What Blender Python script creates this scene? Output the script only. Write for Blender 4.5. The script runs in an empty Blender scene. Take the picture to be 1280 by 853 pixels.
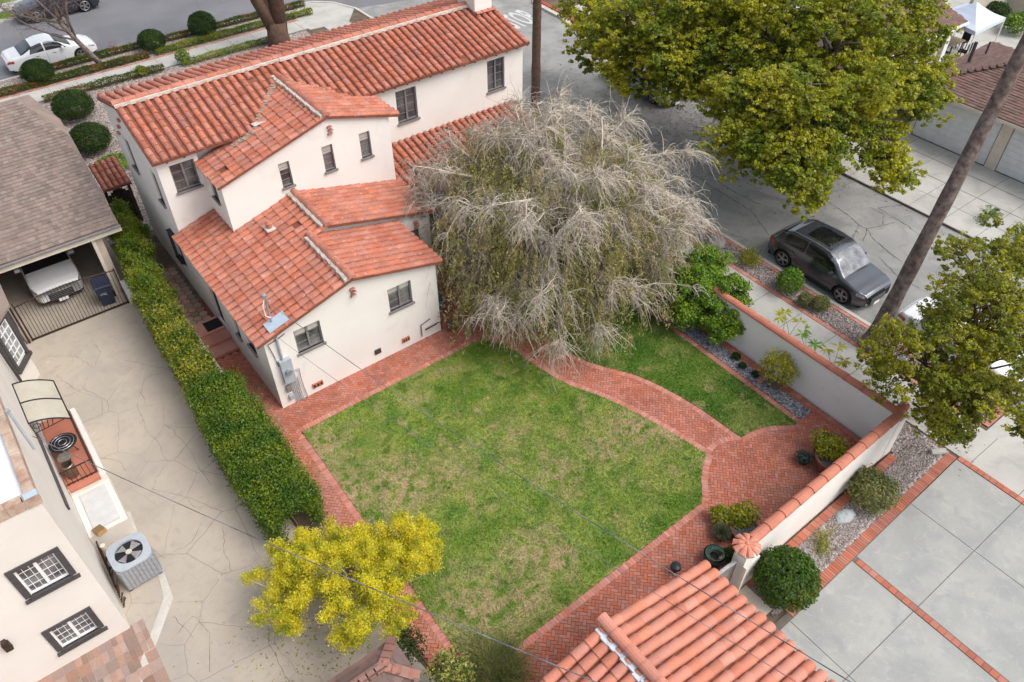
import bpy, math, random
import numpy as np
from mathutils import Vector, Matrix
from mathutils.geometry import tessellate_polygon
random.seed(7); RNG = np.random.default_rng(7)
S = bpy.context.scene; COL = S.collection
R = math.radians

# ---------------- camera, sky, sun, exposure ----------------
CR = np.array([0.79529681, -0.60620594, -0.0041642]); CU = np.array([0.42081907, 0.54711258, 0.72358768]); CF = np.array([0.43636487, 0.57721935, -0.69021991])
FOC = 984.3858767770525
cam_d = (354-640)/FOC*CR-(511-426.5)/FOC*CU+CF
CAM = -cam_d*(20.0/-cam_d[2]); CAM[2] = 20.0
cd = bpy.data.cameras.new('camera'); cam = bpy.data.objects.new('camera', cd); COL.objects.link(cam)
cd.sensor_fit = 'HORIZONTAL'; cd.sensor_width = 36; cd.lens = FOC*36/1280; cd.clip_start = .1; cd.clip_end = 3000
M4 = Matrix.Identity(4)
for i in range(3):
    M4[i][0] = CR[i]; M4[i][1] = CU[i]; M4[i][2] = -CF[i]; M4[i][3] = CAM[i]
cam.matrix_world = M4; S.camera = cam
SUN_EL, SUN_AZ = 52, -52      # azimuth of the sun in the XY plane, degrees from +X
w = bpy.data.worlds.new('World'); S.world = w; w.use_nodes = True
nt = w.node_tree; bg = nt.nodes['Background']; sky = nt.nodes.new('ShaderNodeTexSky')
sky.sky_type = 'NISHITA'; sky.sun_disc = False; sky.sun_elevation = R(SUN_EL); sky.sun_rotation = R(90-SUN_AZ)
sky.air_density = 1.0; sky.dust_density = 4.0; sky.ozone_density = 1.0
hs = nt.nodes.new('ShaderNodeHueSaturation'); hs.inputs['Saturation'].default_value = .5; nt.links.new(sky.outputs[0], hs.inputs['Color']); nt.links.new(hs.outputs[0], bg.inputs[0]); bg.inputs[1].default_value = 0.15
sl = bpy.data.lights.new('sun', 'SUN'); sun = bpy.data.objects.new('sun', sl); COL.objects.link(sun)
sl.energy = 1.15; sl.angle = R(42); sl.color = (1, .975, .94)
sd = Vector((math.cos(R(SUN_AZ))*math.cos(R(SUN_EL)), math.sin(R(SUN_AZ))*math.cos(R(SUN_EL)), math.sin(R(SUN_EL))))
sun.rotation_euler = (-sd).to_track_quat('-Z', 'Y').to_euler()
S.view_settings.view_transform = 'Standard'; S.view_settings.look = 'None'; S.view_settings.gamma = 1
S.view_settings.exposure = 0.62

# measured points: rays of the survey photograph meet known planes
def ray(px, py): return (px-640)/FOC*CR-(py-426.5)/FOC*CU+CF
def at(px, py, z=0.0):
    d = ray(px, py); p = CAM+d*((z-CAM[2])/d[2]); return Vector(p)
def onX(px, py, X):
    d = ray(px, py); return Vector(CAM+d*((X-CAM[0])/d[0]))
def onY(px, py, Y):
    d = ray(px, py); return Vector(CAM+d*((Y-CAM[1])/d[1]))

# ---------------- materials ----------------
MATS = {}
def mat(name, col, rough=.85, var=.12, scale=3.0, col2=None, bump=0.0, bscale=30.0, metal=0.0, island=0.0, spec=.3, leaf=False, coat=0, nmin=.35, nmax=.65, detail=6):
    if name in MATS: return MATS[name]
    m = bpy.data.materials.new(name); m.use_nodes = True; N = m.node_tree.nodes; L = m.node_tree.links
    b = N['Principled BSDF']; b.inputs['Roughness'].default_value = rough; b.inputs['Metallic'].default_value = metal
    b.inputs['Specular IOR Level'].default_value = spec
    if coat: b.inputs['Coat Weight'].default_value = coat; b.inputs['Coat Roughness'].default_value = .03
    tc = N.new('ShaderNodeTexCoord'); nz = N.new('ShaderNodeTexNoise'); nz.inputs['Scale'].default_value = scale; nz.inputs['Detail'].default_value = detail
    L.new(tc.outputs['Object'], nz.inputs['Vector'])
    mr = N.new('ShaderNodeMapRange'); mr.inputs[1].default_value = nmin; mr.inputs[2].default_value = nmax
    L.new(nz.outputs['Fac'], mr.inputs[0])
    mix = N.new('ShaderNodeMix'); mix.data_type = 'RGBA'
    c2 = col2 if col2 else tuple(c*(1-var*2) for c in col)
    mix.inputs['A'].default_value = (*col, 1); mix.inputs['B'].default_value = (*c2, 1)
    L.new(mr.outputs[0], mix.inputs['Factor'])
    out = mix.outputs['Result']
    # fine grain
    n2 = N.new('ShaderNodeTexNoise'); n2.inputs['Scale'].default_value = max(bscale, scale*8); n2.inputs['Detail'].default_value = 3
    L.new(tc.outputs['Object'], n2.inputs['Vector'])
    m2 = N.new('ShaderNodeMapRange'); m2.inputs[1].default_value = .3; m2.inputs[2].default_value = .7; m2.inputs[3].default_value = 1-var*.7; m2.inputs[4].default_value = 1+var*.7
    L.new(n2.outputs['Fac'], m2.inputs[0])
    h = N.new('ShaderNodeHueSaturation'); L.new(out, h.inputs['Color']); L.new(m2.outputs[0], h.inputs['Value']); out = h.outputs['Color']
    if island:
        g = N.new('ShaderNodeNewGeometry'); m3 = N.new('ShaderNodeMapRange'); m3.inputs[3].default_value = 1-island; m3.inputs[4].default_value = 1+island
        L.new(g.outputs['Random Per Island'], m3.inputs[0]); h2 = N.new('ShaderNodeHueSaturation')
        L.new(out, h2.inputs['Color']); L.new(m3.outputs[0], h2.inputs['Value'])
        mh = N.new('ShaderNodeMath'); mh.operation = 'MULTIPLY'; mh.inputs[1].default_value = 17.31
        fr = N.new('ShaderNodeMath'); fr.operation = 'FRACT'; L.new(g.outputs['Random Per Island'], mh.inputs[0]); L.new(mh.outputs[0], fr.inputs[0])
        m5 = N.new('ShaderNodeMapRange'); m5.inputs[3].default_value = 1-island*.7; m5.inputs[4].default_value = 1+island*.5
        L.new(fr.outputs[0], m5.inputs[0]); L.new(m5.outputs[0], h2.inputs['Saturation'])
        out = h2.outputs['Color']
    L.new(out, b.inputs['Base Color'])
    if bump:
        bp = N.new('ShaderNodeBump'); bp.inputs['Strength'].default_value = bump; bp.inputs['Distance'].default_value = .02
        L.new(n2.outputs['Fac'], bp.inputs['Height']); L.new(bp.outputs[0], b.inputs['Normal'])
    if leaf:
        tr = N.new('ShaderNodeBsdfTranslucent'); ms = N.new('ShaderNodeMixShader'); ms.inputs[0].default_value = .42
        L.new(out, tr.inputs['Color']); L.new(b.outputs[0], ms.inputs[1]); L.new(tr.outputs[0], ms.inputs[2])
        L.new(ms.outputs[0], N['Material Output'].inputs['Surface'])
    MATS[name] = m; return m

def nodes_of(m): return m.node_tree.nodes, m.node_tree.links
def overlay_color(m, fac_socket, color):
    """mix another colour over the current base colour by a factor socket"""
    N, L = nodes_of(m); b = N['Principled BSDF']; src = b.inputs['Base Color'].links[0].from_socket
    mx = N.new('ShaderNodeMix'); mx.data_type = 'RGBA'; L.new(fac_socket, mx.inputs['Factor']); L.new(src, mx.inputs['A']); mx.inputs['B'].default_value = (*color, 1)
    L.new(mx.outputs['Result'], b.inputs['Base Color']); return mx
def noise_fac(m, scale, lo, hi, detail=5, dist=0, seed=0.0):
    N, L = nodes_of(m); tc = N.new('ShaderNodeTexCoord'); mp = N.new('ShaderNodeMapping'); mp.inputs['Location'].default_value = (seed, seed*1.7, seed*.3)
    nz = N.new('ShaderNodeTexNoise'); nz.inputs['Scale'].default_value = scale; nz.inputs['Detail'].default_value = detail; nz.inputs['Distortion'].default_value = dist
    L.new(tc.outputs['Object'], mp.inputs[0]); L.new(mp.outputs[0], nz.inputs['Vector'])
    mr = N.new('ShaderNodeMapRange'); mr.inputs[1].default_value = lo; mr.inputs[2].default_value = hi; L.new(nz.outputs['Fac'], mr.inputs[0]); return mr.outputs[0]
def crack_fac(m, scale, width, warp=.25, wscale=1.2, mask=None):
    N, L = nodes_of(m); tc = N.new('ShaderNodeTexCoord'); nz = N.new('ShaderNodeTexNoise'); nz.inputs['Scale'].default_value = wscale; nz.inputs['Detail'].default_value = 1.5
    L.new(tc.outputs['Object'], nz.inputs['Vector'])
    sc = N.new('ShaderNodeVectorMath'); sc.operation = 'SCALE'; sc.inputs['Scale'].default_value = warp; L.new(nz.outputs['Color'], sc.inputs[0])
    ad = N.new('ShaderNodeVectorMath'); ad.operation = 'ADD'; L.new(tc.outputs['Object'], ad.inputs[0]); L.new(sc.outputs[0], ad.inputs[1])
    vo = N.new('ShaderNodeTexVoronoi'); vo.voronoi_dimensions = '2D'; vo.feature = 'DISTANCE_TO_EDGE'; vo.inputs['Scale'].default_value = scale; L.new(ad.outputs[0], vo.inputs['Vector'])
    mr = N.new('ShaderNodeMapRange'); mr.inputs[1].default_value = width*.35; mr.inputs[2].default_value = width; mr.inputs[3].default_value = 1; mr.inputs[4].default_value = 0
    L.new(vo.outputs['Distance'], mr.inputs[0]); out = mr.outputs[0]
    if mask is not None:
        mu = N.new('ShaderNodeMath'); mu.operation = 'MULTIPLY'; L.new(out, mu.inputs[0]); L.new(mask, mu.inputs[1]); out = mu.outputs[0]
    return out
def scale_fac(m, s, k):
    N, L = nodes_of(m); mu = N.new('ShaderNodeMath'); mu.operation = 'MULTIPLY'; mu.inputs[1].default_value = k; L.new(s, mu.inputs[0]); return mu.outputs[0]

stucco = mat('stucco', (.78, .745, .70), .9, .03, .7, (.74, .70, .65), bump=.25, bscale=60)
f = noise_fac(stucco, 1.2, .62, .8, 6, .4, 3); overlay_color(stucco, scale_fac(stucco, f, .35), (.55, .50, .44))
stucco_warm = mat('stucco_warm', (.72, .67, .615), .9, .03, .7, (.67, .62, .565), bump=.25, bscale=60)
wall_grey = mat('wall_paint', (.80, .79, .765), .9, .03, .5, (.75, .74, .715), bump=.2, bscale=50)
f = noise_fac(wall_grey, 2.5, .6, .8, 6, .4, 3); overlay_color(wall_grey, scale_fac(wall_grey, f, .3), (.42, .38, .34))
tile = mat('roof_tile', (.475, .175, .112), .8, .14, 1.6, (.37, .128, .085), bump=.5, bscale=22, island=.13)
f = noise_fac(tile, 5.5, .56, .68, 7, .6, 5); overlay_color(tile, scale_fac(tile, f, .42), (.20, .14, .085))
f = noise_fac(tile, 9.0, .62, .68, 4, .3, 9); overlay_color(tile, scale_fac(tile, f, .38), (.60, .46, .38))
tile_new = mat('roof_tile_smooth', (.54, .215, .145), .75, .09, 1.3, (.47, .18, .12), bump=.3, bscale=25, island=.12)
f = noise_fac(tile_new, 2.2, .58, .78, 5, .3, 5); overlay_color(tile_new, scale_fac(tile_new, f, .3), (.45, .2, .14))
tile_pan = mat('tile_pan', (.25, .09, .055), .9, .15, 3)
mortar = mat('mortar', (.62, .56, .50), .95, .12, 4, (.48, .42, .36), bump=.5, bscale=20)
mortar_blue = mat('mortar_pale', (.60, .66, .72), .9, .12, 6)
brick = mat('brick', (.44, .155, .10), .85, .12, .9, (.36, .128, .085), bump=.3, bscale=60, island=.16)
f = noise_fac(brick, .9, .52, .75, 6, .5, 2); overlay_color(brick, scale_fac(brick, f, .28), (.46, .30, .25))
f = noise_fac(brick, 1.6, .62, .74, 6, .5, 22); overlay_color(brick, scale_fac(brick, f, .35), (.24, .17, .13))
brick_edge = mat('brick_edge', (.50, .22, .165), .85, .12, 1.5, (.42, .17, .125), bump=.3, bscale=60, island=.18)
brick_mortar = mat('brick_joint', (.22, .085, .06), .95, .2, 8)
terracotta = mat('terracotta', (.50, .185, .12), .75, .08, 3)
frame_m = mat('grey_frame', (.23, .21, .205), .6, .1, 8)
frame_dark = mat('dark_frame', (.075, .068, .068), .55, .1, 8)
white_m = mat('white_paint', (.80, .79, .77), .5, .03, 3)
cream_m = mat('cream_trim', (.72, .64, .54), .7, .06, 3)
iron = mat('black_iron', (.02, .018, .018), .5, .1, 20)
brown_iron = mat('brown_iron', (.05, .028, .02), .55, .1, 20)
steel = mat('steel', (.42, .44, .47), .4, .08, 10, metal=.6)
steel_grey = mat('grey_enamel', (.38, .42, .46), .45, .05, 5)
black_rub = mat('black_rubber', (.018, .018, .02), .8, .1, 20)
glass = mat('window_glass', (.04, .04, .045), .06, .3, 1.3, (.20, .19, .18), spec=.8)  # pale patches in the colour: curtains, and whitish reflections painted in
curtain_glass = mat('window_glass_blind', (.33, .34, .35), .12, .2, 3, (.16, .17, .19), spec=.7)
wood_dark = mat('dark_wood', (.06, .035, .025), .7, .2, 10)
wood_grey = mat('grey_wood', (.28, .24, .23), .8, .15, 10)
wood_tan = mat('tan_wood', (.42, .33, .2), .8, .15, 10)
asphalt = mat('asphalt', (.20, .20, .21), .92, .14, .25, (.155, .155, .165), bump=.5, bscale=90)
msk = noise_fac(asphalt, .18, .45, .62, 3, 0, 4); ck = crack_fac(asphalt, .3, .008, .6, .8, msk); overlay_color(asphalt, scale_fac(asphalt, ck, .5), (.06, .06, .06))
asph_side = mat('asphalt_worn', (.335, .33, .31), .92, .16, .4, (.25, .25, .24), bump=.5, bscale=90)
f = noise_fac(asph_side, .7, .48, .66, 8, .8, 2); overlay_color(asph_side, scale_fac(asph_side, f, .55), (.18, .18, .175)); f = noise_fac(asph_side, 3.0, .56, .7, 7, .6, 24); overlay_color(asph_side, scale_fac(asph_side, f, .35), (.16, .155, .15))
msk = noise_fac(asph_side, .22, .46, .56, 3, 0, 4); ck = crack_fac(asph_side, .33, .0065, .9, .9, msk); overlay_color(asph_side, scale_fac(asph_side, ck, .75), (.06, .06, .06))
msk = noise_fac(asph_side, .3, .62, .68, 3, 0, 14); ck = crack_fac(asph_side, 1.6, .022, .7, 1.3, msk); overlay_color(asph_side, scale_fac(asph_side, ck, .6), (.07, .07, .07))
conc_beige = mat('cracked_concrete', (.465, .40, .325), .9, .10, .45, (.39, .345, .29), bump=.35, bscale=50)
f = noise_fac(conc_beige, .5, .5, .66, 8, .6, 1); overlay_color(conc_beige, scale_fac(conc_beige, f, .42), (.30, .275, .25)); f = noise_fac(conc_beige, 3.5, .52, .7, 8, .6, 61); overlay_color(conc_beige, scale_fac(conc_beige, f, .35), (.30, .27, .23))
msk = noise_fac(conc_beige, .3, .36, .62, 2, 0, 8)
ck = crack_fac(conc_beige, .62, .0075, .14, 2.5, msk); overlay_color(conc_beige, scale_fac(conc_beige, ck, .7), (.14, .115, .095))
f = noise_fac(conc_beige, 1.7, .70, .76, 6, .5, 12); overlay_color(conc_beige, scale_fac(conc_beige, f, .5), (.66, .62, .55))
conc_grey = mat('slab_concrete', (.375, .375, .345), .88, .09, .8, (.305, .31, .295), bump=.2, bscale=50)
f = noise_fac(conc_grey, 1.3, .48, .66, 8, 1.2, 7); overlay_color(conc_grey, scale_fac(conc_grey, f, .55), (.27, .28, .285)); f = noise_fac(conc_grey, 4.5, .55, .72, 8, .8, 71); overlay_color(conc_grey, scale_fac(conc_grey, f, .35), (.47, .46, .43))
f = noise_fac(conc_grey, .6, .62, .75, 7, 1.5, 17); overlay_color(conc_grey, scale_fac(conc_grey, f, .4), (.25, .25, .25))
conc_walk = mat('sidewalk_concrete', (.47, .455, .415), .9, .10, .8, (.40, .39, .36), bump=.25, bscale=50)
f = noise_fac(conc_walk, 1.3, .5, .68, 8, .8, 7); overlay_color(conc_walk, scale_fac(conc_walk, f, .6), (.32, .31, .28))
kerb_m = mat('kerb_concrete', (.55, .52, .46), .9, .1, 2)
dirt = mat('dirt', (.16, .12, .085), .95, .2, 2)
def gravel_mat(name, a, b, c, sc):
    m = mat(name, a, .9, .1, .6, tuple(x*.85 for x in a)); N, L = nodes_of(m)
    tc = N.new('ShaderNodeTexCoord'); vo = N.new('ShaderNodeTexVoronoi'); vo.inputs['Scale'].default_value = sc; L.new(tc.outputs['Object'], vo.inputs['Vector'])
    cr = N.new('ShaderNodeValToRGB'); cr.color_ramp.elements[0].color = (*b, 1); cr.color_ramp.elements[1].color = (*c, 1); cr.color_ramp.elements.new(.5).color = (*a, 1)
    sep = N.new('ShaderNodeSeparateColor'); L.new(vo.outputs['Color'], sep.inputs[0]); L.new(sep.outputs[0], cr.inputs[0])
    L.new(cr.outputs[0], N['Principled BSDF'].inputs['Base Color'])
    bp = N.new('ShaderNodeBump'); bp.inputs['Strength'].default_value = .9; bp.inputs['Distance'].default_value = .03; bp.invert = True
    L.new(vo.outputs['Distance'], bp.inputs['Height']); L.new(bp.outputs[0], N['Principled BSDF'].inputs['Normal'])
    return m
gravel_pink = gravel_mat('gravel', (.30, .245, .22), (.12, .10, .10), (.55, .48, .44), 18)
gravel_blue = gravel_mat('gravel_slate', (.20, .20, .215), (.06, .065, .08), (.45, .44, .44), 16)
pebble = mat('pebble', (.34, .29, .27), .9, .1, 3, island=.6)
pebble_blue = mat('pebble_slate', (.24, .24, .26), .9, .1, 3, island=.6)
def shingle_mat(name, a, b):
    m = mat(name, a, .95, .1, 1.0, b, bump=.4, bscale=60, island=.20); return m
shingle_grey = shingle_mat('shingle_taupe', (.26, .20, .17), (.21, .165, .14))
shingle_brown = shingle_mat('shingle_brown', (.19, .115, .095), (.16, .10, .085))
shingle_red = shingle_mat('shingle_rust', (.22, .12, .095), (.14, .10, .09))
rock_m = mat('rock', (.42, .40, .36), .95, .15, 5, (.30, .28, .26), bump=.6, bscale=25)
rock_blue = mat('rock_blue', (.42, .46, .46), .95, .12, 5, (.34, .37, .37), bump=.6, bscale=25)
bark_grey = mat('bark_grey', (.24, .20, .17), .95, .25, 6, (.13, .105, .09), bump=.9, bscale=30)
bark_dark = mat('bark_dark', (.075, .05, .038), .95, .25, 5, (.13, .075, .05), bump=.9, bscale=25)
bark_palm = mat('bark_palm', (.21, .165, .145), .95, .3, 5, (.085, .062, .052), bump=.8, bscale=18)
twig_pale = mat('twig_pale', (.56, .50, .41), .9, .15, 4, (.36, .31, .25), island=.2)
def foliage(name, a, b, isl=.35, scale=.9, lo=.4, hi=.62):
    m = mat(name, a, .6, .12, scale, b, island=isl, leaf=True, nmin=lo, nmax=hi, detail=3, spec=.25); return m
f_hedge = foliage('leaf_hedge', (.12, .21, .02), (.28, .31, .02), scale=.9)
f_hedge_dark = foliage('leaf_hedge_dark', (.085, .175, .016), (.20, .27, .022), scale=1.1)
f_yellow = foliage('leaf_yellow', (.74, .66, .035), (.32, .36, .03), isl=.2, scale=2.2, lo=.46, hi=.66)
f_camphor = foliage('leaf_camphor', (.20, .26, .022), (.46, .44, .022), scale=.6, lo=.38, hi=.6)
f_olive = foliage('leaf_olive', (.19, .22, .022), (.40, .38, .024), scale=.9)
f_pepper = foliage('leaf_pepper', (.30, .30, .08), (.50, .42, .22), scale=1.1, lo=.42, hi=.6)
f_green = foliage('leaf_green', (.12, .25, .015), (.24, .36, .025), scale=1.5)
f_dark = foliage('leaf_dark', (.028, .062, .012), (.055, .10, .016), scale=2)
f_box = foliage('leaf_boxwood', (.06, .125, .014), (.10, .18, .022), scale=2)
f_grey = foliage('leaf_sage', (.17, .20, .06), (.28, .27, .09), scale=2)
f_lime = foliage('leaf_lime', (.26, .29, .018), (.42, .38, .02), scale=3)
f_varieg = foliage('leaf_variegated', (.07, .13, .02), (.62, .58, .16), scale=6, isl=.4)
f_palm = foliage('leaf_palm', (.08, .17, .02), (.19, .24, .03), scale=3)
f_red = foliage('leaf_low_hedge', (.09, .13, .015), (.25, .14, .03), scale=1.6, lo=.45, hi=.68)
f_brown = foliage('leaf_dry', (.25, .12, .05), (.33, .14, .06), scale=3)
# lawn: one world-space pattern drives both soil sheet and blades
def lawn_material(name, greens, dryness):
    m = mat(name, greens[0], .9, .15, 1.6, greens[1], leaf=False, island=.25, nmin=.38, nmax=.62, spec=.1, bscale=20)
    f1 = noise_fac(m, .9, .50-dryness*.05, .64, 10, .0, 31); overlay_color(m, scale_fac(m, f1, .5), (.30, .31, .09))
    f2 = noise_fac(m, 1.9, .60-dryness*.06, .66, 10, .0, 55); overlay_color(m, scale_fac(m, f2, .55), (.42, .33, .17))
    f3 = noise_fac(m, 2.2, .60, .66, 9, .0, 77); overlay_color(m, scale_fac(m, f3, .5), (.04, .11, .01)); f4 = noise_fac(m, .7, .5, .62, 8, .0, 13); overlay_color(m, scale_fac(m, f4, .45), (.075, .17, .012))
    return m
def lawn_dry(m, pts):
    N, L = nodes_of(m); tc = N.new('ShaderNodeTexCoord'); acc = None
    for px, py, r_, k_ in pts:
        c = at(px, py); v = N.new('ShaderNodeVectorMath'); v.operation = 'DISTANCE'; L.new(tc.outputs['Object'], v.inputs[0]); v.inputs[1].default_value = (c.x, c.y, .03)
        mr = N.new('ShaderNodeMapRange'); mr.inputs[1].default_value = r_*.2; mr.inputs[2].default_value = r_*1.25; mr.inputs[3].default_value = k_; mr.inputs[4].default_value = 0; L.new(v.outputs['Value'], mr.inputs[0])
        if acc is None: acc = mr.outputs[0]
        else: mx = N.new('ShaderNodeMath'); mx.operation = 'MAXIMUM'; L.new(acc, mx.inputs[0]); L.new(mr.outputs[0], mx.inputs[1]); acc = mx.outputs[0]
    nz = noise_fac(m, 3.4, .40, .53, 10, .0, 91); mu = N.new('ShaderNodeMath'); mu.operation = 'MULTIPLY'; L.new(acc, mu.inputs[0]); L.new(nz, mu.inputs[1]); overlay_color(m, mu.outputs[0], (.45, .34, .20))
lawn_m = lawn_material('grass_lawn', ((.12, .215, .02), (.22, .29, .03)), 1.0)
lawn_dry(lawn_m, [(400, 560, 1.0, .8), (430, 620, 1.3, .9), (500, 610, 1.3, .9), (560, 590, .9, .6), (470, 680, 1.2, .8), (790, 535, 1.0, .85), (755, 560, .8, .8), (700, 590, .9, .6), (660, 690, .9, .8), (700, 700, .6, .9), (600, 760, 1.4, .8), (660, 750, .8, .8), (830, 545, .7, .8), (520, 500, .6, .5), (640, 545, .8, .45)])
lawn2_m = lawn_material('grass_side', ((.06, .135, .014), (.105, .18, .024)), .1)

# ---------------- mesh helpers ----------------
class MB:
    def __init__(s): s.v = []; s.f = []
    def add(s, vs, fs):
        o = len(s.v); s.v += [tuple(map(float, p)) for p in vs]; s.f += [tuple(i+o for i in q) for q in fs]; return s
    def box(s, c, d, rz=0.0, M=None):
        x, y, z = d[0]/2, d[1]/2, d[2]/2
        vs = [Vector((a*x, b*y, e*z)) for a in (-1, 1) for b in (-1, 1) for e in (-1, 1)]
        if M is not None: vs = [M @ p for p in vs]
        elif rz: vs = [Matrix.Rotation(rz, 3, 'Z') @ p for p in vs]
        vs = [p+Vector(c) for p in vs]
        return s.add(vs, [(0, 1, 3, 2), (4, 6, 7, 5), (0, 4, 5, 1), (2, 3, 7, 6), (0, 2, 6, 4), (1, 5, 7, 3)])
    def bx(s, a, b):
        return s.box(((a[0]+b[0])/2, (a[1]+b[1])/2, (a[2]+b[2])/2), (abs(b[0]-a[0]), abs(b[1]-a[1]), abs(b[2]-a[2])))
    def tube(s, pts, rad, n=6, cap=True):
        pts = [Vector(p) for p in pts]; k = len(pts)
        if not hasattr(rad, '__len__'): rad = [rad]*k
        vs = []; up = Vector((0, 0, 1)); prev = None
        for i, p in enumerate(pts):
            t = (pts[min(i+1, k-1)]-pts[max(i-1, 0)]).normalized()
            a = t.cross(up if abs(t.z) < .95 else Vector((1, 0, 0))).normalized()
            if prev is not None and a.dot(prev) < 0: a = -a
            prev = a; b = t.cross(a)
            for j in range(n):
                th = 2*math.pi*j/n; vs.append(p+a*math.cos(th)*rad[i]+b*math.sin(th)*rad[i])
        fs = [(i*n+j, i*n+(j+1) % n, (i+1)*n+(j+1) % n, (i+1)*n+j) for i in range(k-1) for j in range(n)]
        if cap: fs += [tuple(range(n))[::-1], tuple((k-1)*n+j for j in range(n))]
        return s.add(vs, fs)
    def prism(s, poly, z0, z1):
        n = len(poly); vs = [(p[0], p[1], z0) for p in poly]+[(p[0], p[1], z1) for p in poly]
        tri = tessellate_polygon([[Vector((p[0], p[1], 0)) for p in poly]])
        fs = [tuple(i+n for i in t) for t in tri]+[tuple(t) for t in tri]+[(i, (i+1) % n, (i+1) % n+n, i+n) for i in range(n)]
        return s.add(vs, fs)
    def lathe(s, prof, c=(0, 0, 0), n=20):
        vs = [(c[0]+r*math.cos(2*math.pi*j/n), c[1]+r*math.sin(2*math.pi*j/n), c[2]+z) for r, z in prof for j in range(n)]
        fs = [(i*n+j, i*n+(j+1) % n, (i+1)*n+(j+1) % n, (i+1)*n+j) for i in range(len(prof)-1) for j in range(n)]
        return s.add(vs, fs)
    def build(s, name, m, parent=None, smooth=False, world=True):
        vs = s.v
        if parent is not None and world:
            L = Vector((0, 0, 0)); q = parent
            while q is not None: L += q.location; q = q.parent
            vs = [(a-L.x, b-L.y, c-L.z) for a, b, c in vs]
        me = bpy.data.meshes.new(name); me.from_pydata(vs, [], s.f); me.materials.append(m)
        if smooth: me.polygons.foreach_set('use_smooth', [True]*len(me.polygons))
        o = bpy.data.objects.new(name, me); COL.objects.link(o)
        if parent is not None: o.parent = parent
        return o
def npbuild(name, V, m, parent=None, k=4, world=True):
    """V: (N*k,3) array of k-gons"""
    V = np.asarray(V, dtype=np.float64)
    if parent is not None and world:
        L = np.zeros(3); q = parent
        while q is not None: L += np.array(q.location); q = q.parent
        V = V-L
    n = len(V)//k; me = bpy.data.meshes.new(name); me.vertices.add(n*k); me.vertices.foreach_set('co', V.astype(np.float32).ravel())
    me.loops.add(n*k); me.loops.foreach_set('vertex_index', np.arange(n*k, dtype=np.int32))
    me.polygons.add(n); me.polygons.foreach_set('loop_start', np.arange(0, n*k, k, dtype=np.int32)); 
    me.update(calc_edges=True); me.materials.append(m)
    o = bpy.data.objects.new(name, me); COL.objects.link(o)
    if parent is not None: o.parent = parent
    return o
def tag(o, label, cat, group=None, kind=None):
    if label: o['label'] = label
    if cat: o['category'] = cat
    if group: o['group'] = group
    if kind: o['kind'] = kind
    return o
def thing(name, label, cat, loc=(0, 0, 0), rz=0, group=None):
    o = bpy.data.objects.new(name, None); COL.objects.link(o); o.location = loc; o.rotation_euler = (0, 0, rz); o.empty_display_size = .2
    return tag(o, label, cat, group)
def struct(name, mb, m, z=None):
    o = mb.build(name, m); o['kind'] = 'structure'; return o
def flat(name, poly, z, m, z0=None):
    return struct(name, MB().prism(poly, (z-.05) if z0 is None else z0, z), m)
def rect(x0, x1, y0, y1): return [(x0, y0), (x1, y0), (x1, y1), (x0, y1)]
def copy_tree(o, parent=None):
    c = o.copy(); COL.objects.link(c); c.parent = parent
    for ch in list(o.children): copy_tree(ch, c)
    return c
def inpoly(x, y, P):
    r = False; n = len(P); j = n-1
    for i in range(n):
        xi, yi = P[i][0], P[i][1]; xj, yj = P[j][0], P[j][1]
        if (yi > y) != (yj > y) and x < (xj-xi)*(y-yi)/(yj-yi)+xi: r = not r
        j = i
    return r

# leaves: centres -> little quads
def leaves(C, spread, per, size, elong=1.0, flat_=.55, up=.35, shell=None):
    C = np.asarray(C); n = len(C)*per; c = np.repeat(C, per, 0); sp = np.repeat(np.asarray(spread).reshape(len(C), -1), per, 0)
    d = RNG.normal(size=(n, 3)); d /= np.linalg.norm(d, axis=1)[:, None]
    r = RNG.random(n)**.45
    p = c+d*(r[:, None])*sp*np.array([1, 1, flat_])
    nrm = d*.6+np.array([0, 0, up])+RNG.normal(size=(n, 3))*.45; nrm /= np.linalg.norm(nrm, axis=1)[:, None]
    a = np.cross(nrm, RNG.normal(size=(n, 3))); a /= np.linalg.norm(a, axis=1)[:, None]; b = np.cross(nrm, a)
    s = size*(.6+.8*RNG.random(n))[:, None]
    a = a*s*.5*elong; b = b*s*.5
    return np.stack([p-a, p-b*.9+a*.1, p+a, p+b*.9+a*.1], 1).reshape(-1, 3)
def sprays(C, spread, subs, per, size, sub=.15, out=1.15):
    C = np.asarray(C); n = len(C)*subs; d = RNG.normal(size=(n, 3)); d /= np.linalg.norm(d, axis=1)[:, None]
    c = np.repeat(C, subs, 0)+d*(RNG.random((n, 1))**.4)*np.repeat(np.asarray(spread).reshape(len(C), -1), subs, 0)*out*np.array([1, 1, .7])
    return leaves(c, sub*(.5+RNG.random(n)), per, size, up=.5)
def ellipsoid_pts(c, r, n, shell=.45, zmin=None):
    out = []
    while len(out) < n:
        d = RNG.normal(size=3); d /= np.linalg.norm(d); k = shell+(1-shell)*RNG.random()**.7
        p = np.array(c)+d*np.array(r)*k*(.88+.2*RNG.random())
        if zmin is not None and p[2] < zmin: continue
        out.append(p)
    return np.array(out)
def limb(mb, a, b, r0, r1, n=7, segs=5, bend=.15):
    a = Vector(a); b = Vector(b); L = (b-a).length; off = Vector(RNG.normal(size=3))*L*bend*.5; off.z = abs(off.z)
    pts = [a.lerp(b, t)+off*math.sin(math.pi*t) for t in [i/segs for i in range(segs+1)]]
    mb.tube(pts, [r0+(r1-r0)*i/segs for i in range(segs+1)], n); return pts
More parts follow.
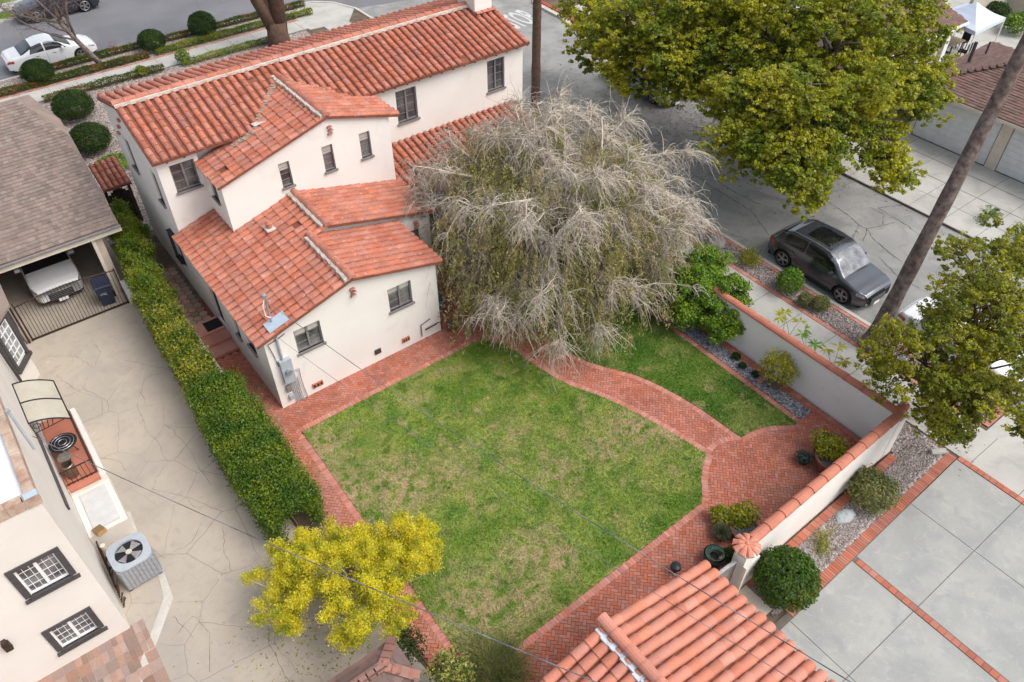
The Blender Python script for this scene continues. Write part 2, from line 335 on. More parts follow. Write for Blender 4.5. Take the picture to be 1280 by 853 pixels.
def tree(name, label, cat, base, blobs, m_leaf, m_bark, th, tr, clumps=60, per=160, size=.16, spread=.6, group=None, fork=None, branches=10, zmin=None, shell=.4, trunk_only=False):
    t = thing(name, label, cat, base, 0, group); B = Vector(base); fk = Vector(fork) if fork else B+Vector((0, 0, th))
    mb = MB(); limb(mb, B, fk, tr*1.25, tr*.85, 10, 6, .06)
    P = []
    for c, r, wgt in blobs:
        n = int(clumps*wgt); pts = ellipsoid_pts(c, r, n, shell, zmin); P.append(pts)
        mid = limb(mb, fk, Vector(c)-Vector((0, 0, r[2]*.3)), tr*.6, tr*.28, 7, 5, .15)
        for q in pts[RNG.permutation(n)[:branches]]:
            limb(mb, mid[RNG.integers(2, 6)], Vector(q), tr*.22, .015, 5, 4, .18)
    mb.build('trunk', m_bark, t, smooth=True)
    P = np.concatenate(P); sp = spread*(.6+.8*RNG.random(len(P)))
    npbuild('crown', sprays(P, sp, 13, max(8, per//13), size, sub=spread*.30) if per > 300 else leaves(P, sp, per, size), m_leaf, t)
    return t
def shrub(name, label, cat, base, r, m_leaf, n=2500, size=.06, group=None, h=None, lumps=0, stem=True, rag=.08):
    """rounded shrub: leaf shell over an inner dark mass of leaves"""
    t = thing(name, label, cat, base, 0, group); h = h or r*.85; c = np.array([0, 0, h])
    d = RNG.normal(size=(n, 3)); d /= np.linalg.norm(d, axis=1)[:, None]; d[:, 2] = np.where(d[:, 2] < -.6, -d[:, 2], d[:, 2])
    rr = (1-.35*RNG.random(n)**2)+RNG.normal(size=n)*rag
    if lumps:
        L = RNG.normal(size=(lumps, 3)); L /= np.linalg.norm(L, axis=1)[:, None]; rr *= .82+.25*np.max(np.clip(d @ L.T, 0, 1)**6, axis=1)
    p = c+d*rr[:, None]*np.array([r, r, h])
    nrm = d+RNG.normal(size=(n, 3))*.55; nrm /= np.linalg.norm(nrm, axis=1)[:, None]
    a = np.cross(nrm, RNG.normal(size=(n, 3))); a /= np.linalg.norm(a, axis=1)[:, None]; b = np.cross(nrm, a); s = size*(.6+.8*RNG.random(n))[:, None]
    V = np.stack([p-a*s*.6, p-b*s*.45, p+a*s*.6, p+b*s*.45], 1).reshape(-1, 3)
    npbuild('foliage', V, m_leaf, t, world=False)
    mb = MB()
    for k in range(5):
        q = Vector((RNG.normal()*.4*r, RNG.normal()*.4*r, h*1.1)); limb(mb, (0, 0, -.02), q, .03, .01, 5, 3)
    mb.build('stem', bark_grey, t, world=False)
    return t

# ---------------- roof helpers ----------------
def tiles(mb, O, u, v, W, L, sp=.305, course=.37, r=.115, hgt=.10, clip=None, seg=6, jit=.008, pans=None, skip=.0):
    """barrel tiles on the plane O + a*u + b*v (a along the eave, b up the slope)"""
    O = Vector(O); u = Vector(u).normalized(); v = Vector(v).normalized(); n = u.cross(v).normalized()
    if n.z < 0: n = -n
    nc = max(1, int(round(W/sp))); sp = W/nc; nr = int(math.ceil(L/course))
    for i in range(nc):
        ji = random.uniform(-jit, jit)
        for k in range(nr):
            b0 = k*course-.03+random.uniform(-.012, .012); b1 = min((k+1)*course+.05, L+.02); a = (i+.5)*sp+ji+random.uniform(-jit, jit)
            p = O+u*a+v*((b0+b1)/2)
            if clip and not clip(p): continue
            if random.random() < skip: continue
            vs = []; lift = random.uniform(.022, .034)
            for bb, rr, lf in ((b0, r, lift), (b1, r*.86, 0.0)):
                for s_ in range(seg+1):
                    th = math.pi*s_/seg; vs.append(O+u*(a+math.cos(th)*rr)+v*bb+n*(math.sin(th)*hgt*(rr/r)+lf))
            fs = [(s_, s_+1, seg+2+s_, seg+1+s_) for s_ in range(seg)]+[tuple(range(seg+1))]
            mb.add(vs, fs)
def ridge_caps(mb, a, b, r=.15, L=.42, hgt=.12):
    a = Vector(a); b = Vector(b); d = (b-a); n = max(1, int(d.length/L)); t = d.normalized(); s = t.cross(Vector((0, 0, 1))).normalized(); up = s.cross(t)
    for i in range(n):
        p0 = a+d*(i/n)-t*.02; p1 = a+d*((i+1)/n)+t*.05; vs = []
        for p, rr, lf in ((p0, r, .03), (p1, r*.88, .0)):
            for k in range(7):
                th = math.pi*k/6; vs.append(p+s*math.cos(th)*rr+up*(math.sin(th)*hgt+lf))
        mb.add(vs, [(k, k+1, 8+k, 7+k) for k in range(6)]+[tuple(range(7)), tuple(range(7, 14))])
def shingles(mb, O, u, v, W, L, clip=None, cw=.33, ch=.15, t=.012):
    O = Vector(O); u = Vector(u).normalized(); v = Vector(v).normalized(); n = u.cross(v).normalized()
    if n.z < 0: n = -n
    for k in range(int(L/ch)+1):
        off = (k % 2)*cw*.5+random.uniform(-.05, .05)-cw; a = off
        while a < W:
            wd = cw*random.uniform(.5, 1.2); p = O+u*(a+wd/2)+v*((k+.5)*ch); a0 = a; a += wd
            if clip and not clip(p): continue
            if not clip and (p-O).dot(u) > W: continue
            tt = t*random.uniform(.7, 1.6); b0 = k*ch; b1 = (k+1)*ch+.03; g = .004
            P = [O+u*(a0+g)+v*b0+n*tt, O+u*(a-g)+v*b0+n*tt, O+u*(a-g)+v*b1+n*.002, O+u*(a0+g)+v*b1+n*.002]
            Q = [O+u*(a0+g)+v*b0, O+u*(a-g)+v*b0]
            mb.add(P+Q, [(0, 1, 2, 3), (4, 5, 1, 0)])
def slab(mb, pts, th=.1):
    """thick polygon from a planar 3D outline"""
    pts = [Vector(p) for p in pts]; n = len(pts); dn = Vector((0, 0, -th)); tri = tessellate_polygon([pts])
    mb.add(pts+[p+dn for p in pts], [tuple(t) for t in tri]+[tuple(i+n for i in t) for t in tri]+[(i, (i+1) % n, (i+1) % n+n, i+n) for i in range(n)])
def wallface(mb, P0, u, outline, holes, nrm, depth=.16):
    P0 = Vector(P0); u = Vector(u); nrm = Vector(nrm); f3 = lambda q: P0+u*q[0]+Vector((0, 0, q[1]))
    loops = [[Vector((a, b, 0)) for a, b in outline]]
    hl = []
    for (a0, b0, a1, b1) in holes: hl.append([(a0, b0), (a0, b1), (a1, b1), (a1, b0)])
    loops += [[Vector((a, b, 0)) for a, b in h] for h in hl]
    tri = tessellate_polygon(loops); flatpts = [f3((q.x, q.y)) for l in loops for q in l]
    mb.add(flatpts, [tuple(t) for t in tri])
    for h in hl:
        o = [f3(q) for q in h]; i_ = [p-nrm*depth for p in o]
        mb.add(o+i_, [(k, (k+1) % 4, (k+1) % 4+4, k+4) for k in range(4)])
def window(parent, P0, u, nrm, hole, cols=2, rows=3, sash=2, mf=None, mg=None, ms=None, sill=True, depth=.1, label=None, bar=.02, fw=.045):
    P0 = Vector(P0); u = Vector(u); nrm = Vector(nrm); a0, b0, a1, b1 = hole; Z = Vector((0, 0, 1)); mf = mf or frame_m; mg = mg or glass; ms = ms or mf
    def bar3(mb, x0, x1, z0, z1, d0, d1):
        vs = [P0+u*x+Z*z+nrm*d for x in (x0, x1) for z in (z0, z1) for d in (d0, d1)]
        mb.add(vs, [(0, 1, 3, 2), (4, 6, 7, 5), (0, 4, 5, 1), (2, 3, 7, 6), (0, 2, 6, 4), (1, 5, 7, 3)])
    g = MB(); bar3(g, a0+.005, a1-.005, b0+.005, b1-.005, -depth-.03, -depth-.012); go = g.build('window', mg, parent)
    if label: go['label'] = label
    f = MB(); d0, d1 = -depth-.01, -depth+.045
    bar3(f, a0, a1, b0, b0+fw, d0, d1); bar3(f, a0, a1, b1-fw, b1, d0, d1); bar3(f, a0, a0+fw, b0+fw, b1-fw, d0, d1); bar3(f, a1-fw, a1, b0+fw, b1-fw, d0, d1)
    for s in range(1, sash):
        x = a0+(a1-a0)*s/sash; bar3(f, x-.035, x+.035, b0+fw, b1-fw, d0, d1-.003)
    for s in range(sash):
        s0 = a0+(a1-a0)*s/sash; s1 = a0+(a1-a0)*(s+1)/sash
        for c in range(1, cols):
            x = s0+(s1-s0)*c/cols; bar3(f, x-bar/2, x+bar/2, b0+fw, b1-fw, d0, d0+.016)
    for r_ in range(1, rows):
        z = b0+(b1-b0)*r_/rows; bar3(f, a0+fw, a1-fw, z-bar/2, z+bar/2, d0, d0+.014)
    f.build('frame', mf, go)
    if sill:
        s = MB(); bar3(s, a0-.05, a1+.05, b0-.07, b0+.0, -depth, .07); s.build('sill', ms, go)
    return go
# ---------------- ground, streets, paving ----------------
flat('ground', rect(-400, 400, -400, 400), -.14, dirt, -.5)
flat('street', [(-90, 32.6), (17.6, 32.6), (18.7, 31.6), (19.4, 29.8), (33, 26.5), (90, 26.5), (90, 42.0), (-90, 41.6)], -.10, asphalt)
flat('side_street', [(19.36, 29.8), (19.36, -90), (27.55, -90), (27.55, 12), (28.3, 16), (29.3, 20), (29.5, 23), (33, 26.5)], -.095, asph_side)
flat('town_block', [(-90, -60), (19.2, -60), (19.2, 29.6), (18.5, 31.4), (17.4, 32.4), (-90, 32.4)], -.03, dirt, -.13)
# kerbs
def strip(name, pts, wd, z0, z1, m):
    mb = MB()
    for a, b in zip(pts[:-1], pts[1:]):
        a = Vector(a); b = Vector(b); d = (b-a).normalized(); n = Vector((-d.y, d.x))*wd/2; e = d*.004
        mb.prism([(a-n+e)[:], (b-n-e)[:], (b+n-e)[:], (a+n+e)[:]], z0, z1)
    return struct(name, mb, m)
strip('kerb', [(19.28, -14.9), (19.28, 29.6), (18.58, 31.45), (17.45, 32.5), (-60, 32.5)], .17, -.12, .03, kerb_m)
strip('kerb', [(27.62, -40), (27.62, -12.2)], .16, -.12, .04, kerb_m)
strip('kerb', [(27.62, .4), (27.62, 12), (28.4, 16), (28.9, 18)], .16, -.12, .05, kerb_m); strip('painted_kerb', [(28.9, 18), (29.4, 20), (29.6, 23), (33.1, 26.6), (60, 26.6)], .3, -.12, .10, mat('red_kerb', (.42, .09, .06), .8, .15, 3)); strip('kerb', [(28.6, 18), (29.1, 20), (29.25, 23.1), (32.9, 27.0)], .35, -.12, .04, kerb_m)
strip('kerb', [(-60, 41.75), (60, 42.1)], .17, -.12, .03, kerb_m)
flat('far_verge', rect(-60, 60, 42.2, 70), -.02, lawn_m, -.12)
flat('far_sidewalk', rect(-60, 60, 43.4, 45.0), .0, conc_walk)
# near pavements
flat('sidewalk', [(-60, 28.55), (16.2, 28.55), (16.2, -60), (17.86, -60), (17.86, 28.0), (19.15, 29.6), (18.4, 31.3), (17.3, 32.3), (16.2, 31.2), (15.5, 30.05), (-60, 30.05)], .004, conc_walk)
jm = MB()
for y in np.arange(-20, 28, 1.55): jm.bx((16.21, y, .003), (17.85, y+.018, .0065))
for x in np.arange(-9, 15.4, 1.5): jm.bx((x, 28.56, .003), (x+.018, 30.04, .0065))
struct('sidewalk_joints', jm, mat('joint', (.16, .14, .12), .95, .1, 5))
flat('corner_paving', [(15.1, 30.0), (16.4, 32.35), (17.4, 32.38), (18.6, 31.3), (19.15, 29.6), (17.9, 28.0), (15.3, 28.3)], .0015, conc_walk)
flat('parkway', rect(-60, 16.1, 30.2, 32.4), -.012, gravel_pink)
flat('parkway', rect(18.05, 19.02, -14.7, 27.5), -.012, gravel_pink)
flat('front_garden', rect(-4, 15, 13, 28.4), -.012, gravel_pink)
# brick generators
def brick_top(mb, c, ang, L=.2, W=.1, z=.012, g=.006, h=.03):
    ca, sa = math.cos(ang), math.sin(ang); z = z+random.uniform(-.0015, .0015)
    q = [(c[0]+ca*x-sa*y, c[1]+sa*x+ca*y) for x, y in ((-L/2+g, -W/2+g), (L/2-g, -W/2+g), (L/2-g, W/2-g), (-L/2+g, W/2-g))]
    mb.add([(x, y, z) for x, y in q]+[(x, y, z-h) for x, y in q], [(0, 1, 2, 3), (0, 4, 5, 1), (1, 5, 6, 2), (2, 6, 7, 3), (3, 7, 4, 0)])
def soldier(mb, pts, wd=.2, z=.016, closed=False, off=0.0, bl=.1):
    pts = [Vector(p) for p in pts]
    if closed: pts = pts+[pts[0]]
    for a, b in zip(pts[:-1], pts[1:]):
        d = b-a; L = d.length
        if L < .05: continue
        n = max(1, round(L/bl)); t = d/L; nn = Vector((t.y, -t.x))
        for i in range(n):
            c = a+d*((i+.5)/n)+nn*off; brick_top(mb, c, math.atan2(nn.y, nn.x), wd, L/n, z)
def smooth(pts, k=6):
    out = []; n = len(pts)
    for i in range(n-1):
        p0 = Vector(pts[max(i-1, 0)]); p1 = Vector(pts[i]); p2 = Vector(pts[i+1]); p3 = Vector(pts[min(i+2, n-1)])
        for j in range(k):
            t = j/k; out.append(tuple(.5*((2*p1)+(p2-p0)*t+(2*p0-5*p1+4*p2-p3)*t*t+(3*p1-p0-3*p2+p3)*t**3)))
    out.append(tuple(pts[-1])); return out
edge_path_L = smooth([(7.35, -1.33), (7.9, -2.6), (8.0, -3.46), (8.3, -4.9), (8.97, -6.39), (9.5, -8.15), (9.88, -10.05)])
edge_circ_L = smooth([(9.88, -10.05), (9.45, -10.28), (9.0, -10.62), (8.65, -10.98), (8.4, -11.2)])
lawn1 = [(.05, -1.35)]+edge_path_L+edge_circ_L[1:]+[(8.1, -11.22), (.95, -11.35), (-.1, -10.55)]
edge_path_R = smooth([(9.15, -1.2), (9.3, -3.0), (9.65, -4.6), (10.6, -6.3), (11.1, -8.2), (11.28, -10.25)])
edge_circ_R = smooth([(11.28, -10.25), (11.8, -10.3), (12.4, -10.5), (12.75, -10.72), (13.1, -10.98)])
lawn2 = edge_path_R+edge_circ_R[1:]+[(13.22, -10.98), (13.2, 1.5), (9.15, 1.5)]
bed = [(13.48, -10.95), (14.02, -10.95), (14.1, 3.5), (13.45, 3.5)]
flat('patio_base', [(-1.05, 7.2), (0, 7.2), (0, 0), (6.4, 0), (6.4, 2.8), (7.95, 2.8), (7.95, 7), (14.3, 7), (14.3, -13.5), (-.3, -13.5), (-.9, -10.6), (-1.05, 0)], .0, brick_mortar)
hb = MB(); cs, sn = math.cos(R(45)), math.sin(R(45)); W_ = .1
house_fp = [(0, 0), (6.4, 0), (6.4, 2.8), (7.95, 2.8), (7.95, 7.2), (0, 7.2)]
yard_fp = [(-1.0, 3.6), (0, 3.6), (0, 0), (6.4, 0), (6.4, 2.8), (7.95, 2.8), (7.95, 5), (13.1, 5), (14.3, 1), (14.3, -13.45), (-.4, -13.45), (-.85, -10.6), (-1.0, 0)]
for i in range(-140, 160):
    for j in range(-140, 160):
        # unit cell of the herringbone: horizontal brick at (i,j) where (i-j)%4==0 ; vertical where (i-j)%4==2
        k = (i-j) % 4
        if k == 0: c = ((i+1)*W_, (j+.5)*W_); a = 0
        elif k == 3: c = ((i+.5)*W_, (j+1)*W_); a = math.pi/2
        else: continue
        x = c[0]*cs-c[1]*sn+5; y = c[0]*sn+c[1]*cs-4
        if x < -1.1 or x > 14.4 or y < -13.5 or y > 5: continue
        if not inpoly(x, y, yard_fp) or inpoly(x, y, lawn1) or inpoly(x, y, lawn2) or inpoly(x, y, bed): continue
        brick_top(hb, (x, y), a+R(45))
struct('brick_paving', hb, brick)
eb = MB()
# lawns wind the other way round: positive offset falls outside the grass
soldier(eb, edge_path_L+edge_circ_L[1:], off=-.11); soldier(eb, [(8.4, -11.22), (.95, -11.35)], off=-.11)
soldier(eb, [(-.1, -10.55), (.03, -1.5)], off=-.1, wd=.22)
soldier(eb, edge_path_R, off=.11); soldier(eb, edge_circ_R+[(13.2, -10.98)], off=.11); soldier(eb, [(13.32, -10.9), (13.30, 1.5)], off=0)
soldier(eb, smooth([(9.5, -10.25), (10.2, -9.95), (10.8, -10.0), (11.25, -10.25)]), wd=.2, z=.02)
soldier(eb, [(0.05, -1.2), (7.3, -1.2)], off=0.02)
struct('brick_edging', eb, brick_edge)
# lawns
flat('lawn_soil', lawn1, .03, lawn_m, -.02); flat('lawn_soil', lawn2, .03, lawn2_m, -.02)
def blades(name, poly, n, m, label, h=.045, wd=.012):
    xs = [p[0] for p in poly]; ys = [p[1] for p in poly]; P = []
    pa = np.array(poly)
    X = RNG.uniform(min(xs), max(xs), n*2); Y = RNG.uniform(min(ys), max(ys), n*2); ins = np.zeros(n*2, bool); j = len(poly)-1
    for i in range(len(poly)):
        xi, yi = pa[i]; xj, yj = pa[j]; cnd = (yi > Y) != (yj > Y)
        with np.errstate(divide='ignore', invalid='ignore'): xx = (xj-xi)*(Y-yi)/(yj-yi)+xi
        ins ^= cnd & (X < xx); j = i
    X = X[ins][:n]; Y = Y[ins][:n]; k = len(X)
    th = RNG.uniform(0, 2*np.pi, k); lean = RNG.uniform(.3, 1.3, k); hh = h*RNG.uniform(.5, 1.4, k); ph = RNG.uniform(0, 2*np.pi, k)
    b = np.stack([X, Y, np.full(k, .028)], 1); s = np.stack([np.cos(th), np.sin(th), np.zeros(k)], 1)*(wd*RNG.uniform(.6, 1.5, k))[:, None]
    tip = b+np.stack([np.cos(ph)*lean*hh, np.sin(ph)*lean*hh, hh], 1)
    o = npbuild(name, np.stack([b-s, b+s, tip], 1).reshape(-1, 3), m, k=3)
    tag(o, label, 'grass', kind='stuff'); return o
blades('grass', lawn1, 150000, lawn_m, 'patchy green and straw coloured back lawn grass')
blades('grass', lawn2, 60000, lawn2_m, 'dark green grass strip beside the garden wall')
blades('grass', rect(-1, 9, 42.3, 43.3), 6000, lawn_m, 'pale grass verge across the far street')
# gravel bed in front of garden wall and the one outside the angled wall
flat('gravel_bed', bed, .012, gravel_blue)
flat('gravel_bed', [(7.2, -14.95), (15.95, -14.72), (15.95, -13.6), (7.2, -13.75)], .004, gravel_pink)
flat('gravel_bed', rect(14.65, 16.1, -14.7, 6), .001, gravel_pink)
def pebbles(name, poly, n, m, label, s=(.018, .04), z=.01):
    xs = [p[0] for p in poly]; ys = [p[1] for p in poly]; V = []
    while len(V) < n:
        x = random.uniform(min(xs), max(xs)); y = random.uniform(min(ys), max(ys))
        if inpoly(x, y, poly): V.append((x, y))
    c = np.array(V); r = RNG.uniform(s[0], s[1], (n, 1)); an = RNG.uniform(0, np.pi, n); o3 = []
    ex = np.stack([np.cos(an), np.sin(an), np.zeros(n)], 1)*r*1.3; ey = np.stack([-np.sin(an), np.cos(an), np.zeros(n)], 1)*r
    b = np.concatenate([c, np.full((n, 1), z)], 1); t = b+np.array([0, 0, 1])*r*.9+ex*.2
    p = [b-ex, b-ey, b+ex, b+ey]
    vs = np.stack([p[0], p[1], p[2], p[3], t], 1); mb_v = vs.reshape(-1, 3); me = bpy.data.meshes.new(name)
    f = []; 
    for i in range(n):
        o = i*5; f += [(o, o+1, o+4), (o+1, o+2, o+4), (o+2, o+3, o+4), (o+3, o, o+4)]
    me.from_pydata(mb_v.tolist(), [], f); me.materials.append(m); ob = bpy.data.objects.new(name, me); COL.objects.link(ob)
    return tag(ob, label, 'gravel', kind='stuff')
pebbles('gravel', bed, 2500, pebble_blue, 'blue grey gravel in the bed along the garden wall')
pebbles('gravel', [(7.3, -14.85), (15.9, -14.6), (15.9, -13.7), (7.3, -13.95)], 9000, pebble, 'pinkish gravel between the angled wall and the slab driveway')
pebbles('gravel', rect(18.1, 19.0, -14.6, 0), 6000, pebble, 'pinkish gravel in the parkway beside the parked cars')
pebbles('gravel', rect(-2.5, 3.2, 17, 28), 5000, pebble, 'gravel of the front garden beside the round shrubs', s=(.02, .05))
# brick bands (rows of bricks)
kb = MB()
soldier(kb, [(17.96, -14.7), (17.96, 27.5)], wd=.2, z=.02, bl=.21); soldier(kb, [(19.1, -14.7), (19.1, 27.5)], wd=.16, z=.02, bl=.21)
soldier(kb, [(18.06, -14.8), (19.15, -14.8)], wd=.22, z=.02)
soldier(kb, [(-40, 30.13), (15.4, 30.13)], wd=.15, z=.02, bl=.21)
struct('parkway_brick_edging', kb, brick_edge)
db = MB()
soldier(db, [(7.6, -15.08), (16.05, -14.82)], wd=.3, z=.018, bl=.09); soldier(db, [(10.42, -15.26), (10.42, -24)], wd=.2, z=.02, bl=.21)
soldier(db, [(16.12, -15.0), (16.12, -24)], wd=.22, z=.02, bl=.21)
soldier(db, [(7.0, -13.86), (14.5, -13.72)], wd=.26, z=.05, bl=.21)
soldier(db, [(14.22, -13.3), (14.22, 3)], wd=.22, z=.03, bl=.21)
struct('driveway_brick_bands', db, brick)
# slab driveway, lower right
dk = flat('driveway_joint', [(5.2, -24), (16.0, -24), (16.0, -15.05), (5.2, -15.05)], .0, mat('joint', (.16, .14, .12)))
sb = MB(); g = .011
for xa, xb in ((5.3, 7.45), (7.45, 10.31), (10.53, 13.36), (13.36, 16.0)):
    for ya, yb in ((-24, -20.2), (-20.2, -17.1), (-17.1, -15.0)):
        top = -15.24+(xa-7.6)*.03 if yb == -15.0 else yb
        top2 = -15.24+(xb-7.6)*.03 if yb == -15.0 else yb
        sb.prism([(xa+g, ya+g), (xb-g, ya+g), (xb-g, top2-g), (xa+g, top-g)], -.03, .009)
struct('slab_driveway', sb, conc_grey)
flat('slab_driveway_apron', rect(16.24, 19.3, -24, -14.95), .002, conc_walk)
# big cracked driveway, left
flat('shared_driveway', [(-30, -25), (-.3, -25), (-.95, -10.7), (-1.6, -6), (-1.75, 0), (-1.75, 9), (-1.9, 20), (-30, 20)], .004, conc_beige)
cs_ = MB(); cs_.prism([at(176, 853)[:2], at(172, 838)[:2], at(205, 748)[:2], at(197, 715)[:2], at(202, 708)[:2], at(217, 747)[:2], at(178, 853)[:2]], .0, .014); 
cs_.prism([at(163, 640)[:2], at(153, 641)[:2], at(167, 676)[:2], at(174, 672)[:2]], .0, .014)
struct('concrete_strip', cs_, kerb_m)
# stone pavers next to the left house
pv = MB()
for i in range(14):
    for j in range(12):
        x = -10.5+i*.3; y = -8.6+j*.33
        if x > -6.05-(y+4.7)*-.04: continue
        for (dx, dy, wx, wy) in ([(0, 0, .3, .33)] if random.random() < .6 else [(0, 0, .15, .33), (.15, 0, .15, .33)]):
            pv.bx((x+dx+.006, y+dy+.006, 0), (x+dx+wx-.006, y+dy+wy-.006, .012+random.uniform(0, .003)))
struct('stone_pavers', pv, mat('paver', (.36, .22, .165), .9, .15, 1.5, (.28, .20, .17), island=.28, bump=.3))
# hexagonal pavers in the side yard
hx = MB()
for i in range(4):
    for j in range(14):
        x = -.85+i*.27; y = 5.7+j*.31+(.155 if i % 2 else 0)
        if x > -.08 or y > 10: continue
        hx.prism([(x+.165*math.cos(R(60*k)), y+.165*math.sin(R(60*k))) for k in range(6)], -.02, .012+random.uniform(0, .004))
struct('hexagon_pavers', hx, mat('hex_paver', (.40, .24, .185), .9, .2, 3, (.30, .22, .16), island=.3, bump=.3))
st = MB(); st.bx((-1.0, 3.65, -.02), (-.02, 4.2, .10)); st.bx((-1.0, 4.2, -.02), (-.02, 4.75, .22)); st.bx((-1.0, 4.75, -.02), (-.02, 5.55, .3))
struct('side_steps', st, brick_edge)
# far side of the side street
flat('opposite_block', [(27.7, -60), (90, -60), (90, 26.4), (33.2, 26.4), (29.8, 22.9), (29.6, 20), (28.6, 16), (27.7, 12)], -.03, dirt, -.13)
flat('opposite_lawn', [(27.8, 1), (34, 1), (34, 20), (29.9, 20)], -.01, mat('opposite_soil', (.17, .18, .07), .95, .3, 1, (.24, .2, .12)))
flat('opposite_sidewalk', [(29.2, -30), (30.6, -30), (30.6, 18), (31.6, 21), (30.4, 21), (29.2, 16)], -.001, conc_walk)
flat('opposite_driveway_joint', rect(27.5, 33.3, -12.1, .3), .002, mat('joint', (.16, .14, .12)), -.13)
ob = MB()
for i, xa in enumerate((27.52, 29.0, 30.5, 32.0)):
    for j in range(-2, 6):
        ob.bx((xa+.012, -9+j*1.55+.012, -.05), (xa+(1.48 if i < 3 else 1.3)-.012, -9+(j+1)*1.55-.012, .012))
struct('opposite_driveway', ob, conc_walk)
flat('opposite_bed', [(30.7, .5), (33.8, .5), (33.8, 4), (30.7, 4)], .006, mat('red_gravel', (.33, .15, .12), .9, .2, 6, (.25, .12, .1), bump=.5))
flat('opposite_patio', rect(40.5, 60, -12, 12), .0, conc_walk)
pb = MB(); soldier(pb, [(47.3, -2.2), (52, -2.2)], wd=.25, z=.01, bl=.2); soldier(pb, [(43, .9), (47.3, -2.2)], wd=.2, z=.01, bl=.2); struct('opposite_patio_bricks', pb, brick)
# STOP painted on the side street, read by drivers heading up to the junction
def text_mesh(name, s, size, loc, rz, m, sy=1.0, ext=.003, weld=True):
    cu = bpy.data.curves.new(name, 'FONT'); cu.body = s; cu.size = size; cu.extrude = ext; cu.offset = .02*size
    o = bpy.data.objects.new('tmp', cu); COL.objects.link(o); bpy.context.view_layer.update()
    me = bpy.data.meshes.new_from_object(o.evaluated_get(bpy.context.evaluated_depsgraph_get())); bpy.data.objects.remove(o)
    me.name = name; me.transform(Matrix.Diagonal((1, sy, 1, 1))); me.materials.clear(); me.materials.append(m)
    o = bpy.data.objects.new(name, me); COL.objects.link(o); o.location = loc; o.rotation_euler = (0, 0, rz); return o
road_paint = mat('road_paint', (.62, .62, .62), .8, .1, 6, (.42, .42, .43))
sp = text_mesh('road_lettering', 'STOP', 1.0, (25.75, 20.55, -.09), R(3), road_paint, 3.3); sp['kind'] = 'structure'; sp.scale = (.92, 1, 1)

# ---------------- main house ----------------
house = thing('stucco_house', 'white stucco two storey house with red barrel tile gable roofs beside the lawn', 'house', (0, 0, 0))
UX, UY = (1, 0, 0), (0, 1, 0); NY, NX = (0, -1, 0), (-1, 0, 0)
PF = Vector((0, 0, 0))
def hole(P, q, m=0):  # q: four picture corners measured on the wall
    return q
w1 = (1.0, 2.02, 1.92, 2.98); w2 = (4.45, 1.96, 5.37, 2.93)
wl = MB()
wallface(wl, (0, 0, 0), UX, [(0, -.1), (6.4, -.1), (6.4, 3.25), (3.2, 4.1), (0, 3.17)], [w1, w2], NY)
ll = [(2.7, 1.2, 3.1, 2.2), (4.5, .35, 5.3, 2.4), (1.2, 1.6, 1.9, 2.5)]
wallface(wl, (0, 0, 0), UY, [(0, -.1), (7.05, -.1), (7.05, 3.17), (0, 3.17)], ll, NX)
wl.bx((6.36, 0.001, -.1), (6.4, 2.8, 3.2)); wl.bx((.5, 6.9, 0), (7.9, 6.95, 3))
wallface(wl, (0, 2.8, 0), UX, [(6.4, -.1), (7.95, -.1), (7.95, 3.2), (3.85, 4.3), (3.5, 4.2), (3.5, 3.9), (6.4, 3.2)], [(7.0, .9, 7.45, 2.6)], NY)
wl.bx((7.91, 2.801, -.1), (7.95, 7.05, 3.2))
wl.build('wall', stucco, house)
up = MB(); u1 = (3.52, 4.68, 3.93, 5.63); u2 = (5.2, 4.7, 5.63, 5.7); u3 = (6.71, 4.71, 7.15, 5.71)
rz = lambda x: 6.8-.29*abs(x-5.55)
wallface(up, (0, 5.2, 0), UX, [(1.42, 3.3), (8.0, 2.9), (8.0, rz(8.0)), (5.55, rz(5.55)), (1.42, rz(1.42))], [u1, u2, u3], NY)
wallface(up, (1.42, 0, 0), UY, [(5.2, 3.3), (7.05, 3.3), (7.05, rz(1.42)), (5.2, rz(1.42))], [(5.85, 4.55, 6.45, 5.4)], NX)
up.bx((7.96, 5.201, 2.9), (8.0, 7.05, rz(8)))
up.build('wall', stucco, house)
mn = MB(); m1 = (.40, 4.77, 1.27, 5.82); m4 = (9.38, 4.45, 10.33, 5.8); m5 = (13.82, 4.47, 14.72, 5.82)
wallface(mn, (0, 7.05, 0), UX, [(0, 3.0), (1.42, 3.0), (1.42, 6.2), (0, 6.2)], [m1], NY)
wallface(mn, (0, 7.05, 0), UX, [(8.0, -.1), (15.7, -.1), (15.7, 6.2), (8.0, 6.2)], [m4, m5], NY)
wallface(mn, (0, 0, 0), UY, [(7.05, -.1), (12.6, -.1), (12.6, 6.2), (9.8, 7.0), (7.05, 6.2)], [(7.75, 4.0, 8.35, 5.3), (7.9, 1.3, 8.5, 2.6), (10.6, 4.0, 11.3, 5.3)], NX)
mn.add([(15.7, 7.05, -.1), (15.7, 12.6, -.1), (15.7, 12.6, 6.2), (15.7, 9.8, 7.0), (15.7, 7.05, 6.2)], [(0, 1, 2, 3, 4)])
mn.bx((0, 12.56, -.1), (15.7, 12.6, 6.2)); mn.bx((.2, 7.3, 3), (15.5, 7.34, 6))
mn.build('wall', stucco, house)
W1 = window(house, (0, 0, 0), UX, NY, w1, 1, 3, 2); W2 = window(house, (0, 0, 0), UX, NY, w2, 1, 3, 2)
def blind(wo, y, h, f0=.62, m=None):
    a0, b0, a1, b1 = h; b = MB(); b.bx((a0+.04, y+.098, b0+(b1-b0)*f0), (a1-.04, y+.106, b1-.04)); b.build('blind', m or blind_m, wo)
blind_m = mat('blind_cloth', (.50, .47, .42), .8, .1, 3)
